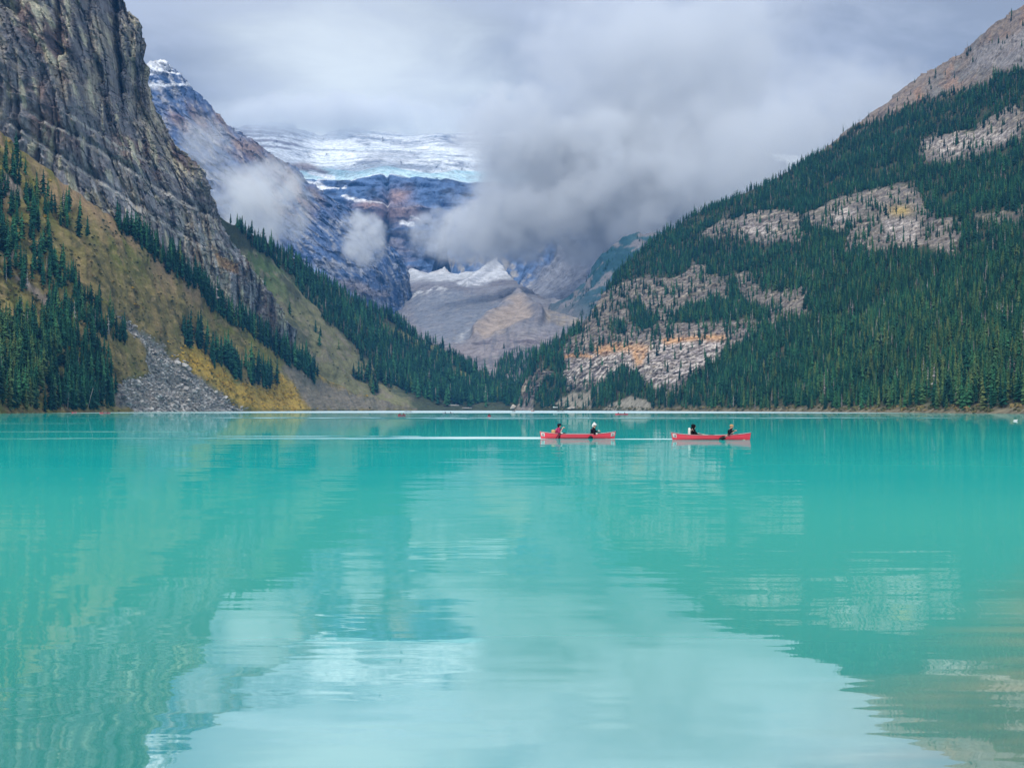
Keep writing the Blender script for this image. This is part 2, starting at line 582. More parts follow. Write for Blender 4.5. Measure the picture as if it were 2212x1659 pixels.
hill = build_layer('hillside', M_HILL,
    top=[(-420, -60, 950), (-250, 90, 985), (0, 292, 1040), (130, 398, 1075), (240, 468, 1115), (330, 540, 1165), (420, 612, 1225), (500, 680, 1290), (600, 748, 1380),
         (670, 800, 1450), (760, 848, 1540), (840, 874, 1605), (905, 887, 1660)],
    shore=[(-420, 540), (-250, 590), (0, 680), (130, 770), (260, 930), (400, 1080), (520, 1210), (640, 1340), (760, 1490), (840, 1590), (905, 1660)],
    ctrl=[(100, 650, 905), (250, 700, 1020), (400, 760, 1150), (550, 800, 1290)],
    nx=440, ny=290, colour=hill_colour, disp=hill_disp, back=(160, 150), arc=1.0)
tag(hill.obj, 'steep grassy slope with scree and yellow shrubs above the lake', kind='structure')


# ------------------------------------------------------------------ forested ridge behind it
POLY_MEADOW = cm([(-40, 700), (0, 750), (300, 895), (430, 940), (700, 1045), (930, 1125), (900, 1150), (700, 1110), (540, 1050), (420, 1010), (250, 960), (120, 870), (-40, 830)])
POLY_MEADOW2 = cm([(560, 1170), (700, 1210), (830, 1250), (900, 1290), (880, 1350), (760, 1330), (650, 1290)])
POLY_BROWN = [(505, 540), (560, 545), (640, 600), (720, 655), (700, 680), (740, 730), (830, 800), (860, 850), (900, 885), (640, 885), (560, 760), (520, 620)]


def ridge_colour(L):
    P = L.P0
    n = len(P)
    a = fbm(P / 70.0, 4)
    b = fbm(P / 15.0 + 7, 4)
    w = 10 * b + 8 * a
    c = base_col(n, (0.055, 0.07, 0.04))
    c = mixa(c, (0.04, 0.05, 0.03), sstep(0, 0.5, b))
    br = sstep(-10, 10, sdf(POLY_BROWN, L.px, L.py) + w)
    bc = mixa(base_col(n, (0.165, 0.165, 0.085)), (0.095, 0.145, 0.055), sstep(690, 590, L.py + 20 * a))
    bc = mixa(bc, (0.20, 0.175, 0.13), sstep(0.1, 0.5, b) * 0.7)
    bc = mixa(bc, (0.075, 0.085, 0.05), sstep(0.15, 0.5, a - b * 0.3))
    c = mixa(c, bc, br) if False else c + (bc - c) * br[:, None]
    for pg in (POLY_MEADOW, POLY_MEADOW2):
        m = sstep(-4, 4, sdf(pg, L.px, L.py) + 0.4 * w)
        c = mixa(c, (0.16, 0.155, 0.07), m)
        c = mixa(c, (0.12, 0.14, 0.05), m * sstep(0, 0.4, b))
    return c


def ridge_disp(L):
    P = L.P0
    return 6 * fbm(P / 80.0, 4) + 1.5 * fbm(P / 14.0, 3)


ridge = build_layer('forested_ridge', M_HILL,
    top=[(330, 330, 1450), (430, 430, 1480), (490, 482, 1520), (560, 516, 1650), (640, 566, 1790), (700, 608, 1890), (780, 650, 1990), (850, 692, 2080), (900, 730, 2130), (960, 757, 2150),
         (1020, 793, 2130), (1045, 820, 2080), (1075, 850, 1960), (1160, 866, 1880), (1260, 872, 1880)],
    shore=[(330, 1440), (500, 1490), (700, 1570), (885, 1655), (1000, 1690), (1135, 1700), (1260, 1690)],
    ctrl=[(600, 640, 1600), (800, 800, 1690), (700, 720, 1650), (950, 845, 1760), (1080, 868, 1790)],
    nx=420, ny=240, colour=ridge_colour, disp=ridge_disp, back=(260, 130), arc=1.0)
tag(ridge.obj, 'long ridge falling to the valley mouth beyond the grassy slope', kind='structure')


# ------------------------------------------------------------------ blue mountain on the left
def strata_rock(P, seed, dip=0.0, per=60.0):
    s = P[:, 2] + dip * P[:, 0] + 14 * fbm(P / 220.0 + seed, 3)
    return s, fbm(np.column_stack([P[:, 0] / 900, P[:, 1] / 900, s / per]) + seed, 4)


def blue_colour(L):
    P = L.P0
    n = len(P)
    s, f = strata_rock(P, 2.0, 0.10, 42.0)
    a = fbm(P / np.array([60, 60, 110.0]) + 3, 4)
    b = fbm(P / np.array([22, 22, 55.0]) + 8, 4)
    c = base_col(n, (0.10, 0.155, 0.285))  # blue of distant haze painted into the grey rock's colour
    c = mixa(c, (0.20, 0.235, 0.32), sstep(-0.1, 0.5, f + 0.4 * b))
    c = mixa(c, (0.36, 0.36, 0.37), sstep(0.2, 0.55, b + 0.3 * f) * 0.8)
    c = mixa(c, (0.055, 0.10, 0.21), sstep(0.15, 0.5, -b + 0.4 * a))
    for (x, y, rx, ry) in ((415, 262, 55, 26), (470, 268, 30, 22), (545, 320, 75, 30), (640, 405, 55, 55), (610, 440, 60, 26), (545, 400, 45, 28)):
        r = np.exp(-((L.px - x) / rx) ** 2 - ((L.py - y) / ry) ** 2)
        c = mixa(c, (0.34, 0.21, 0.14), np.clip(r * (0.55 + 0.9 * a), 0, 0.7))
    rim = sstep(34, 6, pline([(420, 205), (470, 250), (510, 285), (555, 318), (600, 350), (640, 367), (664, 398), (720, 440), (800, 505)], L.px, L.py))
    c = mixa(c, (0.22, 0.18, 0.15), rim * sstep(-0.1, 0.5, a) * 0.6)
    low = sstep(470, 560, L.py) * sstep(0.1, 0.5, fbm(P / 32.0 + 40, 3))
    c = mixa(c, (0.34, 0.36, 0.40), low * 0.7)
    # snow on the summit ledges
    top = sstep(200, 178, L.py) * sstep(450, 400, L.px)
    lines = sstep(0.72, 0.95, np.sin(L.py * 0.24 + 0.004 * (L.px - 350) + 1.2 * a)) + sstep(-0.05, 0.5, b) * 0.65 + sstep(165, 150, L.py)
    c = mixa(c, (0.80, 0.83, 0.87), np.clip(top * lines, 0, 1))
    led = np.exp(-((L.py - 189 - 0.01 * (L.px - 350)) / 2.6) ** 2) * sstep(445, 415, L.px)
    c = mixa(c, (0.78, 0.82, 0.86), led)
    bench = sstep(-6, 6, sdf([(720, 600), (790, 612), (840, 640), (800, 650), (740, 626)], L.px, L.py) + 6 * a)
    c = mixa(c, (0.21, 0.20, 0.22), bench)
    return c


def blue_disp(L):
    P = L.P0
    s, f = strata_rock(P, 2.0, 0.10, 42.0)
    saw = (s / 62.0) % 1.0
    saw2 = (s / 23.0) % 1.0
    d = 16 * (saw ** 2 - 0.3) + 7 * (saw2 ** 2 - 0.3)
    d += 22 * ridged(P / np.array([150, 150, 330.0]), 3) + 20 * blocks(np.column_stack([P[:, 0], P[:, 1], s]), (75, 75, 60), 4, 0.4) + 9 * blocks(np.column_stack([P[:, 0], P[:, 1], s]), (28, 28, 24), 5, 0.4) + 3 * fbm(P / 12.0, 3)
    d -= 16 * cracks(P, (60, 60, 240), 7)
    g = pline([(822, 470), (838, 540), (850, 600), (862, 660)], L.px, L.py)
    d -= 55 * np.exp(-(g / 9) ** 2)
    return d * 0.8


blue = build_layer('mountain', M_FAR,
    top=[(150, 260, 3300), (250, 180, 3450), (310, 148, 3550), (350, 140, 3600), (372, 148, 3610), (395, 166, 3620), (420, 202, 3640), (470, 248, 3700), (510, 284, 3750), (540, 300, 3780),
         (556, 312, 3800), (600, 347, 3850), (640, 363, 3900), (664, 394, 3920), (692, 414, 3940), (722, 434, 3950), (775, 466, 3980), (805, 492, 4000), (842, 528, 4010), (868, 556, 4020), (882, 588, 4030), (889, 640, 4030), (893, 700, 4030)],
    bottom=[(150, 560, 2900), (400, 560, 3050), (520, 620, 3200), (640, 690, 3350), (760, 760, 3500), (893, 780, 3700)],
    ctrl=[(500, 400, 3450), (700, 560, 3620), (840, 600, 3900), (800, 640, 3720), (870, 650, 3950)],
    nx=560, ny=330, colour=blue_colour, disp=blue_disp, back=(500, 200), arc=0.8, bump_bottom=0.02, rough=5.0, push=(0.1, -1, 0))
tag(blue.obj, 'blue banded rock mountain with a snow-dusted summit behind the dark cliff', kind='structure')


# ------------------------------------------------------------------ icefield and headwall at the head of the valley
def ice_colour(L):
    P = L.P0
    n = len(P)
    x, y = L.px, L.py
    a = fbm(P / 260.0, 4)
    b = fbm(P / np.array([60, 60, 40.0]) + 5, 4)
    e = fbm(P / np.array([400, 400, 18.0]) + 15, 4)
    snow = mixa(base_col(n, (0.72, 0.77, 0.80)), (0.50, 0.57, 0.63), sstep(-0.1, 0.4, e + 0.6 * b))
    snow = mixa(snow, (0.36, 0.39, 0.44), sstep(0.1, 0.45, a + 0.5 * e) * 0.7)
    rock = mixa(base_col(n, (0.09, 0.15, 0.28)), (0.22, 0.215, 0.26), sstep(-0.1, 0.5, a + e * 0.6))  # headwall rock, with the haze's blue put into its colour
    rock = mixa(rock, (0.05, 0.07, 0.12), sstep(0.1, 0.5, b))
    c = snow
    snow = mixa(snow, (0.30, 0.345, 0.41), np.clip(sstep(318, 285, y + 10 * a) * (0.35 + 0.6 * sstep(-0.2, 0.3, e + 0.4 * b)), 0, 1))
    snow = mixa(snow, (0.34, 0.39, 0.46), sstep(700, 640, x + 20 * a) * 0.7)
    c = snow
    # blue-green ice cliff hanging over the wall
    lip = np.interp(x, [560, 640, 700, 760, 833, 880, 930, 990, 1100, 1300], [352, 366, 362, 368, 357, 368, 372, 366, 372, 380]) + 3 * a
    foot = np.interp(x, [560, 640, 700, 760, 833, 900, 960, 1100, 1300], [375, 388, 392, 390, 378, 388, 392, 396, 400]) + 3 * a
    ice = sstep(0, 3, y - lip) * sstep(2, -2, y - foot)
    c = mixa(c, (0.40, 0.60, 0.66), ice * (0.75 + 0.25 * sstep(0, 0.4, b)))
    wall = sstep(0, 4, y - foot)
    c = c + (rock - c) * wall[:, None]
    # thin rock bands in the snow above
    for (pts, wd, th) in (([(735, 283), (765, 285), (800, 296), (850, 303), (880, 306), (960, 300), (1010, 304), (1100, 300)], 6, 0.15), ([(655, 330), (720, 322), (760, 326), (800, 329), (860, 331), (930, 336), (1010, 340)], 3, 0.05),
                          ([(770, 350), (820, 348)], 7, 0.1), ([(900, 350), (1000, 356)], 7, 0.15), ([(735, 283), (770, 300), (795, 310)], 10, 0.1), ([(960, 298), (990, 312)], 6, 0.1)):
        q = pline(pts, x, y) + 5 * b
        c = mixa(c, (0.18, 0.21, 0.27), sstep(wd, wd * 0.3, q) * sstep(th - 0.5, th + 0.3, b + 0.3 * e + 0.2) * 0.85)
    # snowy rock at the far left of the icefield
    q = sstep(-14, 14, sdf([(505, 262), (600, 258), (650, 285), (655, 320), (625, 345), (560, 330), (510, 300)], x, y) + 12 * b)
    c = mixa(c, (0.20, 0.21, 0.25), q * sstep(-0.05, 0.3, e + 0.4 * b))
    q = sstep(-5, 5, sdf([(615, 355), (665, 352), (712, 372), (700, 378), (650, 368)], x, y) + 4 * b)
    c = mixa(c, (0.24, 0.20, 0.20), q * 0.9)
    # snow ledges in the wall
    for (pts, wd) in (([(668, 374), (720, 384)], 5), ([(655, 398), (690, 408), (715, 414)], 6), ([(690, 410), (745, 411)], 4), ([(690, 395), (770, 393)], 3.0), ([(745, 432), (790, 442), (840, 441)], 4), ([(870, 489), (893, 495)], 7), ([(958, 394), (988, 397)], 4), ([(890, 480), (905, 482)], 3)):
        q = pline(pts, x, y)
        c = mixa(c, (0.80, 0.84, 0.88), sstep(wd, wd * 0.5, q + 3 * b))
    for (xx, yy, rx, ry) in ((860, 428, 28, 20), (800, 450, 40, 10), (850, 470, 60, 14)):
        r = np.exp(-((x - xx) / rx) ** 2 - ((y - yy) / ry) ** 2)
        c = mixa(c, (0.30, 0.205, 0.18), np.clip(r, 0, 0.85))
    return c


def ice_disp(L):
    P = L.P0
    x, y = L.px, L.py
    foot = np.interp(x, [560, 640, 700, 760, 833, 900, 960, 1100, 1300], [375, 388, 392, 390, 378, 388, 392, 396, 400])
    wall = sstep(0, 6, y - foot)
    s, f = strata_rock(P, 6.0, 0.03, 42.0)
    d = wall * (20 * (((s / 70.0) % 1.0) ** 3 - 0.3) + 18 * ridged(P / np.array([160, 160, 320.0]), 3) + 22 * blocks(np.column_stack([P[:, 0], P[:, 1], s]), (90, 90, 70), 6, 0.4) + 10 * blocks(np.column_stack([P[:, 0], P[:, 1], s]), (32, 32, 26), 7, 0.4) - 16 * cracks(P, (60, 60, 260), 7))
    d += (1 - wall) * (18 * fbm(P / 240.0, 4) + 5 * fbm(P / np.array([90, 90, 26.0]), 3))
    g = pline([(835, 380), (836, 440), (840, 560)], x, y)
    d -= 45 * np.exp(-(g / 5) ** 2)
    return d


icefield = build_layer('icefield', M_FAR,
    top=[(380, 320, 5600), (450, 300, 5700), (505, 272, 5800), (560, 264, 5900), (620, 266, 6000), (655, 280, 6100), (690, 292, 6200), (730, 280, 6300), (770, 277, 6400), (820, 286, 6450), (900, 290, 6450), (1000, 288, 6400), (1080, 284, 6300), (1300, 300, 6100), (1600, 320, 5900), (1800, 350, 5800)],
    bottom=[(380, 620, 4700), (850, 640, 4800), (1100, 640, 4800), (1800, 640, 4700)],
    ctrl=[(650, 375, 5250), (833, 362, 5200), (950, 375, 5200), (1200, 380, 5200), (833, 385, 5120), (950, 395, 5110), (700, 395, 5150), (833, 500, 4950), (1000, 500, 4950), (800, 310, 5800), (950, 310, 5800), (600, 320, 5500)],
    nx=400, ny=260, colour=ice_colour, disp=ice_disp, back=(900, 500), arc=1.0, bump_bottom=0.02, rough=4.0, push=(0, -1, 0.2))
tag(icefield.obj, 'snow-covered headwall with a hanging blue ice cliff at the valley end', kind='structure')


# ------------------------------------------------------------------ steep blue wall under the cloud, right of the glacier
def bwall_colour(L):
    P = L.P0
    n = len(P)
    a = fbm(P / np.array([120, 120, 200.0]) + 3, 4)
    b = fbm(P / np.array([30, 30, 90.0]) + 8, 4)
    c = mixa(base_col(n, (0.09, 0.15, 0.28)), (0.19, 0.23, 0.32), sstep(-0.1, 0.5, a))  # rock tinted blue in its colour to imitate distance haze
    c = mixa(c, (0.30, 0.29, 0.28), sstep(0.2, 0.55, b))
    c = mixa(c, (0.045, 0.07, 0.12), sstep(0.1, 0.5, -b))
    fan = sstep(-12, 12, sdf([(1115, 640), (1170, 590), (1240, 560), (1300, 580), (1260, 640), (1200, 700), (1110, 700)], L.px, L.py) + 14 * a)
    c = mixa(c, (0.20, 0.205, 0.225), fan * 0.9)
    return c


bwall = build_layer('mountain', M_FAR,
    top=[(980, 470, 4550), (1060, 440, 4500), (1100, 420, 4450), (1250, 380, 4350), (1400, 360, 4250), (1550, 360, 4150), (1700, 380, 4050)],
    bottom=[(980, 660, 4350), (1110, 680, 3900), (1200, 720, 3500), (1320, 760, 3300), (1700, 760, 3000)],
    ctrl=[(1090, 600, 4330), (1180, 590, 4150), (1250, 560, 4100), (1200, 650, 3750)],
    nx=260, ny=200, colour=bwall_colour,
    disp=lambda L: 30 * ridged(L.P0 / np.array([170, 170, 420.0]), 4) * sstep(640, 560, L.py) + 9 * ridged(L.P0 / np.array([50, 50, 90.0]), 3) * sstep(660, 560, L.py) + 3 * fbm(L.P0 / 20.0, 3), back=(600, 400))
tag(bwall.obj, 'shadowy blue rock wall half hidden by cloud beside the glacier', kind='structure')


# ------------------------------------------------------------------ dark wooded shoulder in front of it
def shoulder_colour(L):
    P = L.P0
    n = len(P)
    a = fbm(P / 90.0 + 3, 4)
    b = fbm(P / 22.0 + 8, 4)
    c = mixa(base_col(n, (0.025, 0.07, 0.085)), (0.045, 0.10, 0.115), sstep(-0.1, 0.4, a))
    c = mixa(c, (0.17, 0.165, 0.17), sstep(0.12, 0.45, b + 0.6 * a))
    c = mixa(c, (0.15, 0.15, 0.16), sstep(620, 690, L.py + 20 * a) * sstep(1330, 1230, L.px) * 0.8)
    return c


shoulder = build_layer('hillside', M_HILL,
    top=[(1130, 690, 3150), (1180, 668, 3120), (1230, 632, 3080), (1262, 600, 3060), (1285, 566, 3050), (1302, 545, 3050), (1330, 524, 3060), (1360, 512, 3070), (1392, 506, 3080), (1440, 500, 3080), (1560, 480, 3050), (1700, 470, 3000)],
    bottom=[(1130, 760, 2750), (1300, 800, 2600), (1700, 800, 2500)],
    ctrl=[(1300, 650, 2900), (1350, 570, 3000)],
    nx=200, ny=140, colour=shoulder_colour, disp=lambda L: 12 * fbm(L.P0 / 120.0, 4) + 4 * fbm(L.P0 / 24.0, 3), back=(400, 250))
tag(shoulder.obj, 'dark rounded wooded shoulder under the cloud behind the right forest', kind='structure')


# ------------------------------------------------------------------ glacier and moraine valley
CONE_CREST = [(1030, 725), (1060, 700), (1095, 672), (1121, 650)]


def valley_colour(L):
    P = L.P0
    n = len(P)
    x, y = L.px, L.py
    a = fbm(P / 130.0, 4)
    b = fbm(P / 30.0 + 8, 4)
    str_ = fbm(np.column_stack([P[:, 0] / 160, P[:, 1] / 60, P[:, 2] / 6.0]) + 2, 4)
    c = mixa(base_col(n, (0.225, 0.225, 0.245)), (0.19, 0.18, 0.19), sstep(0, 0.4, a))
    near = sstep(690, 750, y)
    c = mixa(c, (0.24, 0.215, 0.215), near)
    c = mixa(c, (0.15, 0.14, 0.145), near * sstep(0.1, 0.5, str_ + 0.3 * b))
    c = mixa(c, (0.115, 0.10, 0.12), sstep(725, 740, y) * sstep(775, 755, y) * sstep(1000, 1050, x) * sstep(0.05, 0.4, str_) * 0.7)
    c = mixa(c, (0.05, 0.075, 0.06), sstep(0.25, 0.5, b + 0.4 * a) * sstep(720, 800, y) * 0.75)
    # cone of brown moraine
    cone = sstep(-4, 12, sdf([(1121, 648), (1098, 668), (1060, 699), (1010, 735), (1060, 732), (1115, 705), (1150, 690), (1140, 668)], x, y) + 6 * b)
    c = mixa(c, (0.30, 0.25, 0.21), cone * 0.8)
    yl = sstep(-6, 6, sdf([(1150, 672), (1240, 662), (1260, 700), (1200, 745), (1180, 700)], x, y) + 10 * b)
    c = mixa(c, (0.32, 0.27, 0.20), yl * sstep(-0.1, 0.3, a) * 0.8)
    # dirty glacier tongue and clean snow
    gl = sstep(612, 596, y + 6 * a) * sstep(1180, 1120, x)
    c = mixa(c, (0.50, 0.52, 0.54), gl * (0.65 + 0.35 * sstep(-0.2, 0.3, b)))
    c = mixa(c, (0.40, 0.37, 0.34), gl * sstep(990, 940, x) * sstep(0.0, 0.4, a + 0.4 * b))
    for pg, v in (([(984, 610), (1020, 600), (1040, 588), (1068, 572), (1078, 564), (1090, 584), (1098, 596), (1070, 605), (1035, 617), (1008, 622)], 1.0),
                  ([(888, 577), (905, 586), (925, 588), (945, 584), (958, 578), (965, 586), (985, 592), (1005, 586), (1015, 590), (975, 608), (930, 605), (888, 596)], 0.75)):
        q = sstep(-3, 3, sdf(pg, x, y) + 2.5 * b)
        c = mixa(c, (0.60, 0.62, 0.65), q * v * (0.35 + 0.65 * sstep(-0.2, 0.3, b + 1.5 * a)))
    dk = pline([(1062, 588), (1045, 600), (1020, 612)], x, y)
    c = mixa(c, (0.42, 0.44, 0.48), sstep(4, 1, dk) * 0.8)
    for pg in ([(846, 664), (858, 640), (872, 642), (881, 650), (866, 663)], [(880, 641), (893, 632), (900, 636), (888, 646)]):
        q = sstep(-1.5, 1.5, sdf(pg, x, y) + 1.0 * b)
        c = mixa(c, (0.90, 0.90, 0.88), q)
    cre = sstep(-5, 5, sdf([(893, 622), (950, 620), (985, 640), (960, 648), (925, 656), (900, 672), (915, 650)], x, y) + 5 * b)
    cv = sstep(0.15, 0.5, np.sin((x * 0.6 + y * 1.1) * 0.55 + 4 * a) * 0.5 + b * 1.3)
    c = mixa(c, (0.66, 0.68, 0.70), cre * cv * 0.85)
    gul = fbm(np.column_stack([(x - 1040) / 9.0, y / 60.0, 0 * x]) + 3, 4)
    c = mixa(c, (0.115, 0.125, 0.15), sstep(0.05, 0.45, gul + 0.5 * a) * sstep(600, 640, y) * 0.45 * (1 - cone))
    bl = sstep(-8, 10, sdf([(880, 640), (960, 630), (1040, 640), (1095, 660), (1040, 712), (1000, 745), (940, 740), (900, 700)], x, y) + 8 * a)
    c = mixa(c, (0.195, 0.215, 0.25), bl * 0.8)
    dkp = sstep(-5, 8, sdf([(1065, 690), (1040, 690), (1060, 665), (1090, 655)], x, y) + 6 * b)
    c = mixa(c, (0.06, 0.085, 0.125), dkp * 0.8)
    sn = sstep(-4, 6, sdf([(1020, 706), (1000, 735), (985, 738), (1005, 712)], x, y) + 6 * b)
    c = mixa(c, (0.50, 0.50, 0.50), sn * 0.7)
    c = mixa(c, (0.30, 0.285, 0.275), sstep(0.2, 0.5, b - 0.3 * gul) * sstep(610, 640, y) * 0.5 * (1 - cone))
    c = mixa(c, (0.36, 0.295, 0.24), cone * 0.75)
    c = c * 0.86
    # pale beach along the far shore
    sh = sstep(40, 12, P[:, 1] - 1700) * sstep(870, 930, x)
    c = mixa(c, (0.46, 0.36, 0.28), sh * 0.9)
    return c


def valley_disp(L):
    P = L.P0
    d = 4 * blocks(P, (26, 26, 16), 31, 0.4) * sstep(1900, 2300, P[:, 1]) * sstep(2900, 2500, P[:, 1]) + 7 * fbm(P / 120.0, 4) * sstep(1800, 2600, P[:, 1]) + 2.2 * fbm(P / 18.0, 3) * sstep(1720, 1900, P[:, 1])
    dd = pline(CONE_CREST + [(1140, 668), (1165, 690)], L.px, L.py)
    d += 20 * np.exp(-(dd / 10) ** 2)
    d += 12 * np.exp(-(pline([(1078, 563), (1062, 580), (1040, 596), (1010, 615)], L.px, L.py) / 7) ** 2)
    return d


valley = build_layer('valley', M_VALLEY,
    top=[(780, 700, 3900), (830, 676, 4050), (850, 655, 4150), (870, 615, 4250), (886, 578, 4350), (905, 586, 4360), (925, 589, 4360), (945, 585, 4360), (960, 578, 4360), (972, 588, 4360), (990, 592, 4360),
         (1008, 586, 4360), (1024, 590, 4350), (1050, 578, 4340), (1068, 568, 4330), (1078, 562, 4320), (1086, 576, 4300), (1100, 596, 4200), (1118, 612, 4100), (1160, 636, 3600), (1230, 655, 3200), (1300, 665, 3000), (1450, 680, 2800), (1600, 690, 2700)],
    shore=[(780, 1690), (1100, 1705), (1600, 1690)],
    ctrl=[(900, 872, 1850), (1100, 872, 1870), (1050, 800, 2330), (900, 780, 2500), (1250, 745, 2600), (1000, 710, 2950), (1120, 655, 2950), (1110, 700, 2750), (1200, 690, 2900), (940, 660, 3650), (1020, 650, 3600), (1080, 625, 3950)],
    nx=360, ny=280, colour=valley_colour, disp=valley_disp, back=(300, 260), arc=1.2)
tag(valley.obj, 'grey moraine valley with a snowy glacier tongue beyond the far shore', kind='structure')


# ------------------------------------------------------------------ forested mountain on the right
ROCKS = [
    cr([(250, 1190), (300, 1110), (400, 1075), (560, 1065), (700, 1075), (820, 1055), (1000, 1020), (1200, 1000), (1400, 990), (1570, 980), (1640, 1060), (1560, 1120), (1480, 1150), (1360, 1240), (1260, 1300), (1180, 1360), (1120, 1410), (1060, 1490), (990, 1530), (930, 1500), (850, 1420), (760, 1330), (700, 1300), (640, 1330), (560, 1340), (500, 1420), (430, 1450), (280, 1460)]),
    cr([(380, 960), (410, 880), (520, 790), (680, 690), (860, 660), (1020, 680), (1110, 640), (1180, 560), (1250, 580), (1290, 650), (1420, 660), (1560, 620), (1640, 740), (1800, 770), (1980, 740), (2000, 930), (1760, 990), (1400, 1000), (1000, 1040), (700, 1070), (420, 1080)]),
    cr([(1260, 330), (1400, 240), (1500, 240), (1620, 180), (1760, 190), (1929, 210), (1960, 380), (1700, 390), (1600, 400), (1480, 350), (1320, 360)]),
    c3([(800, 1400), (1000, 1290), (1200, 1250), (1360, 1200), (1500, 1230), (1600, 1400), (1780, 1430), (1790, 1540), (1740, 1650), (1600, 1580), (1300, 1610), (1080, 1610), (1060, 1490), (880, 1470)]),
    c3([(1540, 910), (1700, 870), (1900, 840), (2000, 740), (2150, 680), (2230, 760), (2180, 900), (2000, 970), (1700, 1050), (1560, 1020)]),
    c3([(1900, 1400), (2230, 1340), (2260, 1420), (2000, 1450)]),
    cm([(1365, 1610), (1385, 1430), (1440, 1290), (1520, 1235), (1640, 1200), (1700, 1230), (1600, 1320), (1510, 1420), (1480, 1600)]),
]
ROCK_W = [1.0, 0.82, 0.9, 0.85, 0.85, 0.5, 1.0]
PATCHES = [cr([(690, 870), (800, 850), (860, 960), (930, 960), (900, 1040), (790, 1050), (700, 960)]), cr([(1000, 960), (1150, 880), (1380, 830), (1600, 860), (1740, 930), (1700, 985), (1400, 985), (1040, 1010)]), cr([(560, 1010), (690, 1000), (680, 1070), (570, 1070)]), cr([(1430, 680), (1490, 680), (1510, 820), (1430, 830)])]
TREELINE = c3([(560, 1150), (750, 1050), (900, 985), (1050, 900), (1200, 820), (1350, 760), (1500, 680), (1650, 640), (1850, 590), (2000, 520), (2240, 430), (2600, 240)])
FOOT_SCREE = [cr([(140, 1590), (310, 1490), (430, 1480), (430, 1620)]), cr([(500, 1630), (560, 1590), (720, 1525), (850, 1560), (900, 1630)])]


def right_masks(L):
    if hasattr(L, 'rock'):
        return
    P = L.P0
    x, y = L.px, L.py
    w1 = fbm(P / 26.0 + 2, 4)
    w2 = fbm(P / np.array([9, 9, 22.0]) + 12, 3)
    w = 9 * w1 + 8 * w2
    L.w1, L.w2 = w1, w2
    rock = np.zeros(len(P))
    for pg, k in zip(ROCKS, ROCK_W):
        rock = np.maximum(rock, k * sstep(-5, 5, sdf(pg, x, y - 5) + 0.8 * w + 5))
    for pg in PATCHES:
        rock *= 1 - sstep(-5, 5, sdf(pg, x, y) + 0.6 * w)
    tl = np.interp(x, [p[0] for p in TREELINE], [p[1] for p in TREELINE])
    L.bare = sstep(6, -6, y - tl + 0.9 * w)
    L.rock = rock
    fs = np.zeros(len(P))
    for pg in FOOT_SCREE:
        fs = np.maximum(fs, sstep(-3, 3, sdf(pg, x, y) + 0.3 * w))
    L.foot = fs


